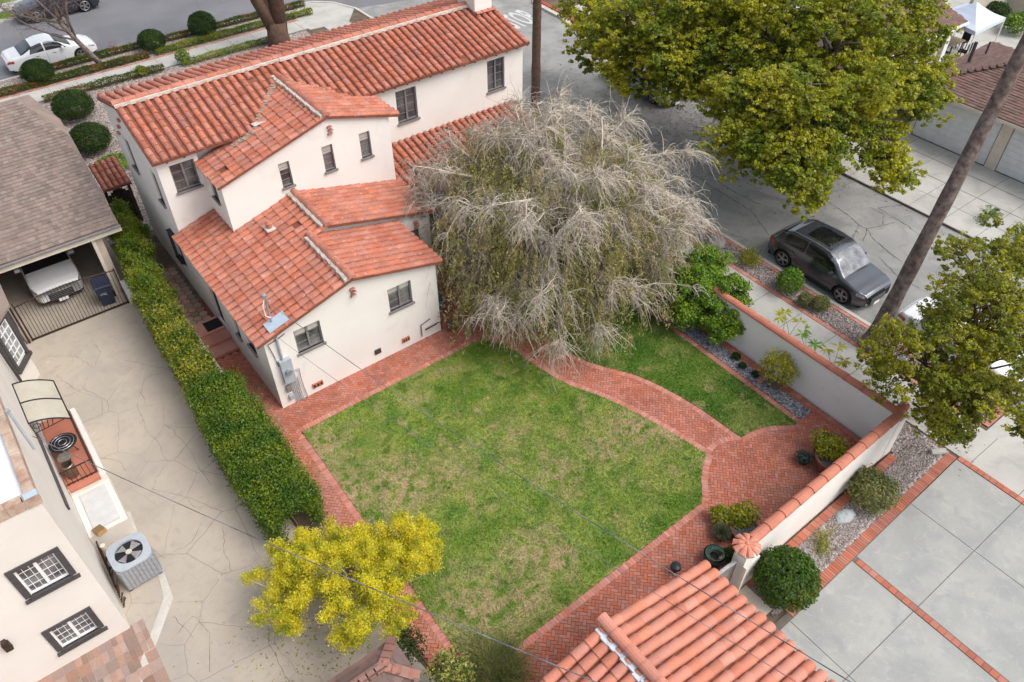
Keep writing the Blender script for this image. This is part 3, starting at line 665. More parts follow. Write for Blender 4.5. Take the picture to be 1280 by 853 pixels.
for u_ in (u1, u2, u3): blind(window(house, (0, 5.2, 0), UX, NY, u_, 1, 4, 1, fw=.035), 5.2, u_, .66)
window(house, (0, 7.05, 0), UX, NY, m1, 1, 3, 2); window(house, (0, 7.05, 0), UX, NY, m4, 1, 4, 2); window(house, (0, 7.05, 0), UX, NY, m5, 1, 4, 2)
window(house, (1.42, 0, 0), UY, NX, (5.85, 4.55, 6.45, 5.4), 1, 3, 1)
for q in ((7.75, 4.0, 8.35, 5.3), (7.9, 1.3, 8.5, 2.6), (10.6, 4.0, 11.3, 5.3), ll[0], ll[2]): window(house, (0, 0, 0), UY, NX, q, 1, 3, 1)
window(house, (0, 2.8, 0), UX, NY, (7.0, .9, 7.45, 2.6), 1, 4, 1)
dr = MB(); dr.bx((.08, 4.5, .3), (.12, 5.3, 2.4)); dr.build('door', wood_dark, house)
blind(W1, 0, w1, .70); blind(W2, 0, w2, .72)
# window grilles on the side wall
gr = MB()
for k in range(6): gr.bx((-.16, 7.9+k*.12-.008, 1.35), (-.145, 7.9+k*.12+.008, 2.6))
gr.bx((-.17, 7.85, 1.35), (-.0, 8.55, 1.37)); gr.bx((-.17, 7.85, 2.58), (-.0, 8.55, 2.6)); gr.build('window_grille', iron, house)

# roofs of the house: deck (slab) + tiles + caps
zm = lambda y: 6.22+.28*(y-6.75) if y < 9.8 else 6.22+.28*(12.85-y)
zu = lambda x: 6.82-.29*abs(x-5.55)
def zl(x, y):
    r = 3.2 if y < 2.65 else 3.85; sl = .265
    return 3.17+.29*(x+.25) if x < r else 3.17+.29*(r+.25)-sl*(x-r)
def roof(nm, decks, tls, caps, mort, m=tile, parent=house, th=.09):
    d = MB()
    for q in decks: slab(d, q, th)
    ro = d.build('roof', tile_pan, parent)
    t = MB(); [f(t) for f in tls]; t.build('barrel_tiles', m, ro)
    for a, b in caps: c = MB(); ridge_caps(c, a, b); c.build('ridge_caps', m, ro)
    for a, b, off in mort:
        mo = MB()
        a = Vector(a); b = Vector(b); dd = (b-a); s_ = dd.normalized().cross(Vector((0, 0, 1))).normalized()
        ang = math.atan2(dd.y, dd.x); pt = [a-s_*.13+s_*off, a+s_*.13+s_*off, b+s_*.13+s_*off, b-s_*.13+s_*off]
        n_ = 30
        for k in range(n_):
            p = a.lerp(b, (k+.5)/n_)+s_*(off+random.uniform(-.02, .02)); mo.box((p.x, p.y, p.z+.05), (dd.length/n_+.02, .15+random.uniform(-.03, .03), .10), ang)
        mo.build('ridge_mortar', mortar, ro)
    return ro
# main wing
roof('main', [[(-.15, 6.75, 6.22), (15.85, 6.75, 6.22), (15.85, 9.8, 7.074), (-.15, 9.8, 7.074)], [(-.15, 9.8, 7.074), (15.85, 9.8, 7.074), (15.85, 12.85, 6.22), (-.15, 12.85, 6.22)]],
     [lambda t: tiles(t, (-.15, 6.75, 6.22), (1, 0, 0), (0, 1, .28), 16.0, 3.16, clip=lambda p: not (1.3 < p.x < 8.35 and zu(p.x) > p.z+.0), skip=.004),
      lambda t: tiles(t, (-.15, 12.85, 6.22), (1, 0, 0), (0, -1, .28), 16.0, 3.16)],
     [((-.17, 9.8, 7.15), (15.2, 9.8, 7.15))], [((-.15, 9.8, 7.09), (15.2, 9.8, 7.09), .17)])
# upper gable block
roof('upper', [[(1.3, 5.08, zu(1.3)), (5.55, 5.08, 6.82), (5.55, 9.0, 6.82), (3.7, 7.03, zu(3.7)), (1.3, 7.03, zu(1.3))], [(5.55, 5.08, 6.82), (8.35, 5.08, zu(8.35)), (8.35, 6.8, zu(8.35)), (5.55, 9.0, 6.82)],
               ],
     [lambda t: tiles(t, (1.3, 5.05, zu(1.3)), (0, 1, 0), (1, 0, .29), 4.2, 4.4, r=.14, hgt=.085, sp=.31, clip=lambda p: (p.y < 7.0 and p.z < 6.26) or p.y < 6.75 or p.z > zm(p.y)+.0, skip=.006),
      lambda t: tiles(t, (8.35, 5.05, zu(8.35)), (0, 1, 0), (-1, 0, .29), 4.2, 2.9, r=.14, hgt=.085, sp=.31, clip=lambda p: p.y < 6.75 or p.z > zm(p.y)+.0)],
     [((5.55, 5.02, 6.88), (5.55, 9.0, 6.88))], [((5.55, 5.08, 6.83), (5.55, 9.0, 6.83), -.16)])
# lower front roofs
A0 = 3.17; R1 = 3.17+.29*3.45; R2 = 3.17+.29*4.1
roof('lower', [[(-.25, -.2, A0), (3.2, -.2, R1), (3.2, 2.65, R1), (-.25, 2.65, A0)], [(-.25, 2.65, A0), (3.85, 2.65, R2), (3.85, 5.2, R2), (-.25, 5.2, A0)], [(-.25, 5.2, A0), (1.42, 5.2, zl(1.42, 5)), (1.42, 7.05, zl(1.42, 5)), (-.25, 7.05, A0)],
               [(3.2, -.2, R1), (6.55, -.2, zl(6.55, 0)), (6.55, 2.8, zl(6.55, 0)), (3.2, 2.8, R1)], [(3.85, 2.6, R2), (8.15, 2.6, zl(8.15, 3)), (8.15, 5.2, zl(8.15, 3)), (3.85, 5.2, R2)]],
     [lambda t: tiles(t, (-.25, -.22, A0), (0, 1, 0), (1, 0, .29), 7.3, 4.35, r=.14, hgt=.08, sp=.305, clip=lambda p: p.x < (3.2 if p.y < 2.62 else 3.85 if p.y < 5.2 else 1.42), skip=.004),
      lambda t: tiles(t, (6.55, -.22, zl(6.55, 0)), (0, 1, 0), (-1, 0, .265), 3.0, 3.4, r=.14, hgt=.08, sp=.305, skip=.004),
      lambda t: tiles(t, (8.15, 2.58, zl(8.15, 3)), (0, 1, 0), (-1, 0, .265), 2.66, 4.42, r=.14, hgt=.08, sp=.305, skip=.004)],
     [((3.2, -.26, R1+.06), (3.2, 2.75, R1+.06)), ((3.85, 2.52, R2+.06), (3.85, 5.2, R2+.06))], [((3.2, -.2, R1), (3.2, 2.6, R1), -.17), ((3.85, 2.65, R2), (3.85, 5.2, R2), -.17)])
# porch roof over the entry
roof('porch', [[(8.0, 4.0, 2.85), (15.2, 4.0, 2.85), (15.2, 7.05, 3.70), (8.0, 7.05, 3.70)]],
     [lambda t: tiles(t, (8.0, 3.98, 2.85), (1, 0, 0), (0, 1, .28), 7.2, 3.15, skip=.01)], [], [])
pp = MB()
for x in (8.6, 10.8, 13.0, 15.0): pp.bx((x-.09, 4.2, -.05), (x+.09, 4.38, 2.8))
pp.bx((8.1, 4.2, 2.6), (15.1, 4.36, 2.8)); pp.build('porch_post', wood_dark, house)
# patched mortar in the upper roof and valley
for (px, py) in ((337, 118), (329, 123), (325, 160), (343, 112)):
    p = at(px, py, 6.2)
    p = Vector((p.x, p.y, zu(p.x)+.09)); pm = MB(); pm.box(p, (.5, .24, .03), R(8), None); pm.build('mortar_patch', mortar, house)
va = MB()
for k in range(26):
    x = 2.6+(5.3-2.6)*k/25; z = zu(x); y = 6.75+(z-6.22)/.28; y = max(y, 6.7)
    va.box((x+random.uniform(-.05, .05), y+random.uniform(-.05, .05), z+.06), (.2, .16, .07), random.uniform(0, 3))
va.build('valley_debris', mat('moss_debris', (.24, .21, .14), .95, .25, 8, (.36, .33, .28)), house)
# roof vent block, pipes, specks
rv = MB(); p = Vector((1.35, 2.55, 0)); p = at(338, 289, 3.9); z0 = zl(p.x, p.y)
rv.box((p.x, p.y, z0+.10), (.34, .42, .05), 0); rv.build('vent_flashing', mat('flashing', (.62, .55, .50), .8, .1, 5), house)
rv = MB(); rv.lathe([(.11, .1), (.11, .3), (.13, .3), (.07, .4), (0, .4)], (p.x, p.y, z0), 10); rv.build('roof_vent', terracotta, house)
# rafter tails
for k in range(14):
    x = .35+k*1.16 if False else 8.75+k*.54
    if k < 14: b = MB(); b.bx((x-.04, 6.80, 6.07), (x+.04, 7.04, 6.17)); b.build('rafter_tail', wood_dark, house)
for k in range(2):
    b = MB(); b.bx((.35+k*.6-.04, 6.80, 6.07), (.35+k*.6+.04, 7.04, 6.17)); b.build('rafter_tail', wood_dark, house)
# chimney
ch = MB(); ch.bx((14.72, 9.1, 6.3), (15.6, 10.4, 8.6)); ch.bx((14.66, 9.04, 8.6), (15.66, 10.46, 8.72)); co = ch.build('chimney', stucco, house)
cc = MB(); ridge_caps(cc, (14.7, 8.98, 6.98), (15.65, 8.98, 6.98), .1, .3, .07); cc.build('flashing_tiles', tile, co)
# gable vents: three stacked half barrel tiles
def gable_vent(x, y, z):
    for k in range(3):
        m = MB(); zz = z-k*.13; vs = []
        for d in (0, -.12):
            for s_ in range(7):
                th = math.pi*s_/6; vs.append((x+(.02 if k == 1 else -.01)+math.cos(th)*.11, y+d, zz+math.sin(th)*.07))
        m.add(vs, [(s_, s_+1, 8+s_, 7+s_) for s_ in range(6)]+[(0, 1, 2, 3, 4, 5, 6)]); m.build('gable_vent', tile, house)
gable_vent(3.22, -.003, 3.62); gable_vent(5.63, 5.197, 6.35); gable_vent(7.35, 2.797, 2.92)
for k in range(3):
    q = onX(150, 150+k*8, 0); m = MB(); m.box((-.05, q.y, q.z), (.1, .2, .08)); m.build('gable_vent', tile, house)
# foundation vents
for (px, py, wv) in ((397, 480, .38), (472, 439, .24), (507, 424, .3)):
    q = onY(px, py, 0); m = MB(); m.bx((q.x-wv/2, -.05, q.z-.1), (q.x+wv/2, .0, q.z+.1)); vo = m.build('foundation_vent', terracotta if wv > .25 else frame_dark, house)
    m = MB()
    for i in range(3):
        m.bx((q.x-wv/2+.03+i*wv/3.1, -.056, q.z-.06), (q.x-wv/2+.03+i*wv/3.1+wv/5, -.051, q.z+.06))
    m.build('vent_holes', wood_dark, vo)
# electrical service on the front wall
q = onY(350, 449, -.1); zb = onY(368, 474, -.1).z
eb_ = MB(); eb_.bx((.28, -.16, 1.12), (.66, -.002, 2.12)); ep = eb_.build('electric_panel', steel_grey, house)
m = MB(); m.v = []; c0 = Vector((.47, -.16, 1.66)); n = 18
pts = [c0, c0+Vector((0, -.12, 0))]; m.tube(pts, .1, 16); m.build('meter_glass', steel, ep)
m = MB(); m.tube([(.42, -.06, 2.12), (.42, -.06, 3.4)], .04, 8); m.build('conduit', steel_grey, ep)
for i in range(5):
    m = MB(); x = .5+i*.06; m.tube([(x, -.05, 1.12), (x, -.05, .55-.05*i), (x+.03, -.05, .0)], .016, 6); m.build('conduit', steel_grey if i % 2 else mat('grey_pipe', (.4, .4, .39), .6, .05, 5), ep)
m = MB(); m.bx((.28, -.12, .7), (.44, -.002, .95)); m.build('junction_box', frame_m, ep)
m = MB(); m.bx((.3, -.11, .3), (.46, -.002, .5)); m.build('junction_box', steel_grey, ep)
m = MB(); m.tube([(.86, -.06, 1.45), (.84, -.07, .9), (.9, -.06, .05)], .02, 6); m.tube([(.68, -.05, 1.45), (.86, -.05, 1.45)], .018, 6); m.build('conduit', mat('grey_pipe', (.4, .4, .39)), ep)
# service mast through the roof with flashing
ms = MB(); zt = zl(.55, .2); ms.tube([(.42, -.06, 3.3), (.45, .05, 3.45), (.5, .25, 3.5), (.5, .25, 4.55)], .035, 8); ms.lathe([(.0, 4.65), (.08, 4.62), (.09, 4.52), (.05, 4.48)], (.5, .25, 0), 10)
so = ms.build('service_mast', steel, house)
fl = MB(); fl.box((.6, .12, zl(.6, 0)+.12), (.72, .5, .02), 0, Matrix.Rotation(-math.atan(.29), 3, 'Y')); fl.build('mast_flashing', mat('pale_metal', (.42, .50, .58), .5, .05, 5), so)
lo = MB(); lo.tube([(.5, .25, 4.5), (.36, .15, 4.3), (.34, .1, 3.95), (.42, .1, 3.85), (.48, .1, 3.8)], .015, 6); lo.build('service_loop', white_m, so)
cn = MB(); cn.tube([(.1, -.05, 2.95), (.42, -.05, 3.0), (.72, -.05, 3.1)], .012, 5); cn.tube([(.12, -.04, 2.9), (.2, -.04, 2.4), (.25, -.04, 1.9)], .012, 5); cn.build('drip_cable', iron, so)
# hose tap pipes by the corner
tp = MB(); tp.tube([(5.55, -.05, .2), (5.55, -.05, .75), (5.95, -.05, .85)], .018, 6); tp.tube([(5.7, -.06, .45), (6.2, -.08, .5)], .03, 6); tp.tube([(6.2, -.1, .55), (6.35, -.1, .5), (6.38, -.12, .15)], .02, 6)
tp.build('water_pipe', frame_dark, house)
# ---------------- garage with smooth tile roof (bottom right) ----------------
garage = thing('tile_roof_garage', 'garage with smooth salmon barrel tile roof at the bottom edge beside the wooden gate', 'garage', (2, -13.7, 0))
zg = lambda x: 3.42-.29*abs(x-2.1)
g = MB(); g.bx((-1.1, -19.9, -.1), (5.15, -13.75, 2.42)); wallface(g, (0, -13.745, 0), UX, [(-1.1, 2.3), (5.15, 2.3), (5.15, 2.5), (2.1, 3.3), (-1.1, 2.5)], [], NY); g.build('wall', stucco, garage)
roof('garage', [[(-1.5, -20, zg(-1.5)), (2.1, -20, 3.42), (2.1, -13.4, 3.42), (-1.5, -13.4, zg(-1.5))], [(2.1, -20, 3.42), (5.5, -20, zg(5.5)), (5.5, -13.4, zg(5.5)), (2.1, -13.4, 3.42)]],
     [lambda t: tiles(t, (5.52, -19.95, zg(5.52)), (0, 1, 0), (-1, 0, .29), 6.6, 3.5, sp=.285, course=.40, r=.130, hgt=.11, seg=9),
      lambda t: tiles(t, (-1.5, -19.95, zg(-1.5)), (0, 1, 0), (1, 0, .29), 6.6, 3.65, sp=.285, course=.40, r=.130, hgt=.11, seg=9)],
     [((2.1, -13.3, 3.52), (2.1, -20, 3.52))], [], m=tile_new, parent=garage)
mo = MB()
for k in range(32): mo.box((1.92+random.uniform(-.03, .02), -13.5-k*.2, 3.42), (.17+random.uniform(-.04, .06), .205, .09))
mo.build('ridge_mortar', mortar_blue, garage)

# ---------------- garden walls ----------------
def tiled_wall(name, label, a, b, h, m, th=.22, base=None, parentcap=True):
    a = Vector(a); b = Vector(b); d = (b-a).normalized(); n = Vector((-d.y, d.x))*th/2
    t = thing(name, label, 'garden wall', (a.x, a.y, 0)); w_ = MB(); w_.prism([(a-n)[:], (b-n)[:], (b+n)[:], (a+n)[:]], -.1, h); w_.build('wall', m, t)
    c = MB(); ridge_caps(c, (a.x, a.y, h-.01), (b.x, b.y, h-.01), .165, .62, .13); c.build('tile_coping', terracotta, t)
    return t
tiled_wall('garden_wall', 'long grey painted wall with red tile coping running beside the sidewalk', (14.5, -13.28), (14.42, 4.5), 1.72, wall_grey)
tiled_wall('garden_wall', 'cream wall with red tile coping between the brick patio and the slab driveway', (7.3, -13.56), (14.15, -13.4), 1.98, stucco)
cw = thing('wall_junction_pier', 'white stub where the two red topped garden walls meet beside the bushy street tree', 'wall pier', (14.4, -13.4, 0))
m = MB(); m.bx((14.16, -13.52, -.1), (14.62, -13.29, 1.72)); m.build('pier', stucco, cw)
m = MB(); ridge_caps(m, (14.45, -13.28, 1.73), (14.95, -13.2, 1.70), .17, .25, .12); m.build('tile_coping', terracotta, cw)
gp = thing('gate_pillar', 'white gate pillar topped by a flower shaped ring of clay tiles', 'pillar', (7.0, -13.62, 0))
m = MB(); m.bx((6.82, -13.82, -.1), (7.2, -13.45, 1.98)); m.build('pillar', stucco, gp)
m = MB(); m.bx((7.205, -13.80, -.1), (7.6, -13.68, 1.2)); m.build('pillar_wing', stucco, gp)
m = MB()
for k in range(9):
    an = 2*math.pi*k/9; vs = []
    for d_, r_, z_ in ((.02, .03, 2.16), (.20, .07, 2.14), (.36, .10, 2.04)):
        for s_ in range(5):
            th = math.pi*s_/4; off = math.cos(th)*r_; x = 7.0+math.cos(an)*d_-math.sin(an)*off; y = -13.62+math.sin(an)*d_+math.cos(an)*off
            vs.append((x, y, z_+math.sin(th)*r_*.6))
    m.add(vs, [(r*5+s_, r*5+s_+1, (r+1)*5+s_+1, (r+1)*5+s_) for r in range(2) for s_ in range(4)]+[(10, 11, 12, 13, 14)])
m.lathe([(.06, 2.14), (.05, 2.2), (0, 2.22)], (7.0, -13.62, 0), 10); m.build('tile_cap', mat('salmon_clay', (.60, .24, .16), .8, .08, 4), gp)
gt = thing('wooden_gate', 'weathered grey wooden gate with arched top between the pillar and the garage', 'gate', (6.2, -13.6, 0))
m = MB()
for k in range(9):
    x = 5.62+k*.13; m.bx((x+.005, -13.63, .05), (x+.125, -13.59, 1.5+.12*math.sin(math.pi*(k+.5)/9)))
m.build('boards', wood_grey, gt)
m = MB(); m.tube([(5.55+1.2*t, -13.61, 1.53+.14*math.sin(math.pi*t)) for t in [i/8 for i in range(9)]], .05, 6); m.bx((5.6, -13.58, .4), (6.78, -13.55, .5)); m.build('top_rail', mat('grey_rail', (.36, .38, .40), .7, .1, 6), gt)
m = MB(); m.bx((6.74, -13.95, -.05), (6.81, -13.84, 1.6)); m.bx((6.9, -14.75, -.05), (7.3, -13.85, .06)); m.build('gate_post', cream_m, gt)
bench = thing('wooden_plank', 'pale tan wooden bench plank tucked inside the angled garden wall', 'bench', (10.6, -13.1, 0))
p = at(1010, 600); 
m = MB(); m.bx((10.0, -13.2, .5), (11.4, -13.02, .55)); m.build('seat', wood_tan, bench)
m = MB(); m.bx((10.15, -13.18, 0), (10.23, -13.04, .498)); m.build('leg', wood_tan, bench); m = MB(); m.bx((11.2, -13.18, 0), (11.28, -13.04, .498)); m.build('leg', wood_tan, bench)

# ---------------- garden shed (bottom left) ----------------
shed = thing('garden_shed', 'small shed with brown hipped shingle roof at the bottom below the yellow bush', 'shed', (-2.4, -10.8, 0))
m = MB(); m.bx((-5.2, -11.2, -.05), (-1.75, -10.35, 2.05)); m.build('wall', wood_dark, shed)
A, B_, C_, D_ = Vector((-1.58, -10.2, 2.1)), Vector((-1.58, -11.35, 2.1)), Vector((-2.15, -10.78, 2.42)), Vector((-5.4, -10.78, 2.42))
E_, F_ = Vector((-5.4, -11.35, 2.1)), Vector((-5.4, -10.2, 2.1))
m = MB(); slab(m, [A, C_, D_, F_], .05); slab(m, [B_, E_, D_, C_], .05); slab(m, [A, B_, C_], .05); ro = m.build('roof', shingle_brown, shed)
m = MB(); shingles(m, F_, (1, 0, 0), C_-Vector((C_.x, A.y, A.z)), 3.8, .62, clip=lambda p: p.x < -2.15+(p.y+10.78)*-.0+.57*(1-(p.y+10.2)/-.58) and p.x < -1.6)
shingles(m, E_, (1, 0, 0), C_-Vector((C_.x, B_.y, B_.z)), 3.8, .62, clip=lambda p: p.x < -2.15+.57*((-10.78-p.y)/.57))
shingles(m, B_, (0, 1, 0), (-.57, 0, .32), 1.15, .62, clip=lambda p: abs(p.y+10.78) < .57*(1-(-1.58-p.x)/.57)+.03)
m.build('shingles', shingle_red, ro)
m = MB()
for a, b in ((C_, D_), (A, C_), (B_, C_)):
    dd = b-a; n_ = max(2, int(dd.length/.2))
    for k in range(n_):
        p = a.lerp(b, (k+.5)/n_); m.box((p.x, p.y, p.z+.02), (dd.length/n_+.03, .24, .03), math.atan2(dd.y, dd.x), Matrix.Rotation(math.atan2(dd.y, dd.x), 3, 'Z') @ Matrix.Rotation(-math.atan2(dd.z, dd.xy.length), 3, 'Y'))
m.build('hip_caps', mat('shingle_cap', (.30, .15, .115), .95, .12, 3, island=.15), ro)

# ---------------- left neighbour: cream building ----------------
lb = thing('parapet_building', 'cream flat roofed building with dark trimmed windows filling the left edge', 'house', (-6.65, -4.7, 0))
X0, Y0, HT = -6.65, -4.7, 6.0
def rectY(pl, y):  # window corners (left, right bottom..) -> hole
    a = [onY(px, py, y) for px, py in pl]; xs = [q.x for q in a]; zs = [q.z for q in a]
    return ((xs[0]+xs[3])/2+.0, (zs[2]+zs[3])/2, (xs[1]+xs[2])/2, (zs[0]+zs[1])/2)
h1 = rectY([(16, 713), (68, 691), (87, 720), (38, 745)], Y0); h2 = rectY([(61, 789), (106, 764), (123, 785), (79, 811)], Y0)
m = MB(); wallface(m, (0, Y0, 0), UX, [(-16, -.1), (X0, -.1), (X0, HT), (-16, HT)], [h1, h2], NY, .14)
wallface(m, (X0, 0, 0), UY, [(Y0, -.1), (9.0, -.1), (9.0, HT), (Y0, HT)], [(1.35, .95, 2.35, 3.0)], (1, 0, 0), .14)
m.bx((-16, Y0+.35, 0), (-15.9, 9, HT)); m.bx((-16, 8.9, 0), (X0-.02, 9, HT)); m.build('wall', stucco_warm, lb)
m = MB(); m.bx((-16, Y0+.18, 5.6), (X0-.19, 9, 5.93)); m.build('roof', mat('white_roofing', (.74, .76, .78), .8, .05, 2), lb)
m = MB(); cm = mat('coping_weathered', (.50, .40, .31), .9, .2, 3, (.36, .22, .16), bump=.4)
for k in range(28): m.bx((X0-.19, Y0+.19+k*.33, 5.74), (X0+.02, Y0+.19+k*.33+.322, 6.04+random.uniform(0, .01)))
for k in range(28): m.bx((X0-.60-k*.33, Y0-.02, 5.74), (X0-.60-k*.33+.322, Y0+.18, 6.04+random.uniform(0, .01)))
m.bx((X0-.25, Y0-.03, 5.74), (X0+.04, Y0+.185, 6.06)); m.build('coping', cm, lb)
m = MB(); m.bx((X0-.22, Y0-.05, 6.062), (X0+.06, Y0+.12, 6.085)); m.build('sealed_flashing', mat('pale_metal', (.55, .58, .6)), lb)
mixed_glass = mat('window_glass_mixed', (.20, .20, .21), .08, .3, 2.2, (.035, .03, .03), spec=.8)
for h in (h1, h2):
    wo = window(lb, (0, Y0, 0), UX, NY, h, 3, 4, 2, mf=white_m, mg=mixed_glass, ms=frame_dark, depth=.08, fw=.036, bar=.010)
    m = MB(); a0, b0, a1, b1 = h; e = .14
    m.bx((a0-e, Y0-.04, b0-.0), (a0-.002, Y0-.002, b1)); m.bx((a1+.002, Y0-.04, b0), (a1+e, Y0-.002, b1)); m.bx((a0-e, Y0-.043, b1+.001), (a1+e, Y0-.002, b1+.10)); m.bx((a0-e-.04, Y0-.09, b0-.13), (a1+e+.04, Y0-.002, b0-.071))
    m.build('trim', frame_dark, wo)
# bay on the side with an angled window
m = MB(); by = [(-6.64, 8.9), (-6.64, 5.95), (-6.12, 6.75), (-6.12, 8.9)]; m.prism(by, -.1, 2.98); bo = m.build('bay', stucco_warm, lb)
ba = Vector((-6.64, 5.95, 0)); bd = Vector((.52, .80, 0)); bl = bd.length; bu = bd.normalized(); bn = Vector((bu.y, -bu.x, 0))
def oriented(parent, nm, a, b, z0, z1, d0, d1, m):
    mb = MB(); vs = [ba+bu*x+Vector((0, 0, z))+bn*d for x in (a, b) for z in (z0, z1) for d in (d0, d1)]
    mb.add(vs, [(0, 1, 3, 2), (4, 6, 7, 5), (0, 4, 5, 1), (2, 3, 7, 6), (0, 2, 6, 4), (1, 5, 7, 3)]); return mb.build(nm, m, parent)
wo = oriented(bo, 'window', .14, bl-.12, 1.25, 2.75, .004, .02, curtain_glass)
mb = MB()
def ob3(a, b, z0, z1, d0, d1):
    vs = [ba+bu*x+Vector((0, 0, z))+bn*d for x in (a, b) for z in (z0, z1) for d in (d0, d1)]; mb.add(vs, [(0, 1, 3, 2), (4, 6, 7, 5), (0, 4, 5, 1), (2, 3, 7, 6), (0, 2, 6, 4), (1, 5, 7, 3)])
for x in (.14, .33, .52, bl-.16): ob3(x, x+.035, 1.25, 2.75, .021, .045)
for z in (1.25, 1.55, 1.85, 2.15, 2.45, 2.72): ob3(.16, bl-.12, z, z+.03, .022, .04)
o = mb.build('frame', white_m, bo)
mb = MB(); ob3(.0, .12, 1.1, 2.9, .003, .09); ob3(bl-.11, bl+.03, 1.1, 2.9, .003, .09); ob3(-.02, bl+.05, .98, 1.12, .003, .14); ob3(0, bl, 2.8, 2.95, .003, .085); mb.build('trim', frame_dark, bo)
m = MB(); m.bx((-6.115, 7.0, 1.0), (-6.06, 8.6, 2.8)); m.build('side_trim', frame_dark, bo)
m = MB(); slab(m, [(-6.64, 5.75, 3.0), (-5.85, 6.9, 3.0), (-5.85, 9.0, 3.0), (-6.64, 9.0, 3.35), (-6.64, 6.3, 3.3)], .08); m.build('bay_roof', shingle_grey, bo)
# rainwater pipes, flue and weatherhead
m = MB(); q = Vector((-6.55, 4.6, 0)); m.tube([(-6.58, 4.3, 5.2), (-6.58, 4.5, 2.9), (-6.58, 4.9, 1.2)], .035, 6); m.tube([(-6.5, 4.0, 5.2), (-6.5, 4.2, 2.9), (-6.5, 4.3, 1.0)], .03, 6); m.build('drainpipe', frame_dark, lb)
wh = at(9, 515, 6.4); m = MB(); m.tube([wh+Vector((.1, -.55, -.9)), wh+Vector((0.02, 0, 0))], .03, 8); m.lathe([(0, .09), (.06, .05), (.07, -.02), (.03, -.04)], wh, 10); m.build('weatherhead', mat('zinc', (.3, .32, .35), .6, .1, 6), lb)
m = MB(); m.tube([at(-6, 500, 5.5), at(5, 552, 5.5)], .09, 8); m.build('flue', bark_dark, lb)
# lamp on the wall
lm = MB(); q = onY(9, 808, Y0-.06); lm.box(q, (.16, .12, .3)); lm.box(q+Vector((0, -.02, .2)), (.10, .16, .06)); lm.box(q+Vector((0, .03, -.18)), (.08, .08, .08)); lm.build('wall_lamp', wood_dark, lb)
# side trims seen along the wall
m = MB(); m.bx((X0+.002, -2.0, 2.3), (X0+.06, 1.1, 2.5)); m.build('side_ledge', frame_dark, lb)
# terracotta landing with rail
ld = thing('entry_landing', 'raised terracotta tiled entry landing with black iron rail on the cream building side', 'porch', (-6.1, 1.5, 0))
m = MB(); m.bx((-6.64, .05, -.05), (-5.55, 3.3, .86)); m.bx((-5.70, .2, .86), (-5.56, 3.3, .93)); m.build('base', stucco_warm, ld)
m = MB(); m.bx((-6.63, .12, .862), (-5.72, 3.3, .895)); m.bx((-6.6, -.02, .80), (-5.72, .118, .90)); m.build('tiles', terracotta, ld)
m = MB()
for k in range(7): x = -6.55+k*.13; m.bx((x-.008, .2, .9), (x+.008, .216, 1.5))
for k in range(16): y = .25+k*.18; m.bx((-5.75, y, .9), (-5.735, y+.015, 1.5))
m.bx((-6.6, .19, 1.5), (-5.73, .225, 1.53)); m.bx((-5.76, .19, 1.502), (-5.725, 3.2, 1.535)); m.bx((-6.6, .19, .95), (-5.73, .22, .975)); m.bx((-5.755, .21, .952), (-5.73, 3.2, .973)); m.build('railing', brown_iron, ld)
cb = thing('cellar_hatch', 'cream masonry bulkhead with pale grey sloping hatch below the landing', 'hatch', (-6.1, -.9, 0))
m = MB(); m.bx((-6.64, -1.75, -.05), (-5.56, .045, .62)); m.build('base', stucco_warm, cb)
m = MB(); m.bx((-6.45, -1.6, .622), (-5.72, -.1, .66)); m.build('hatch_cover', mat('pale_grey_panel', (.56, .56, .55), .7, .06, 3), cb)
# awning
aw = thing('door_awning', 'curved smoky plastic awning in a black metal frame over the side door', 'awning', (-6.64, 1.9, 3))
def awp(t, y): x = -6.64+.98*t; return Vector((x, y, 3.08-.05*t-.42*t*t))
m = MB(); P = [awp(i/8, y) for y in (.95, 2.85) for i in range(9)]; m.add(P+[p+Vector((0, 0, -.012)) for p in P], [(i, i+1, i+10, i+9) for i in range(8)]+[(18+i, 18+i+1, 28+i, 27+i) for i in range(8)]); m.build('canopy', mat('smoked_sheet', (.45, .42, .34), .25, .08, 2, (.40, .37, .30)), aw)
m = MB()
for y in (.95, 1.9, 2.85): m.tube([awp(i/8, y)+Vector((0, 0, .012)) for i in range(9)], .022, 6)
for t in (0.0, 1.0): m.tube([awp(t, .95), awp(t, 2.85)], .022, 6)
m.build('frame', iron, aw)
for y in (.98, 2.82):
    m = MB(); m.tube([(-6.62, y, 2.62), awp(.85, y)-Vector((0, 0, .05))], .014, 5); m.tube([(-6.62, y, 3.0), (-6.62, y, 2.6)], .014, 5)
    for t in (.15, .3, .45, .6): a = Vector((-6.62, y, 2.62)).lerp(awp(.85, y)-Vector((0, 0, .05)), t); m.tube([a, awp(t*.85+.08, y)-Vector((0, 0, .02))], .012, 5)
    m.tube([Vector((-6.5+.09*math.cos(R(a)), y, 2.86+.09*math.sin(R(a)))) for a in range(0, 361, 30)], .01, 5); m.build('bracket', iron, aw)
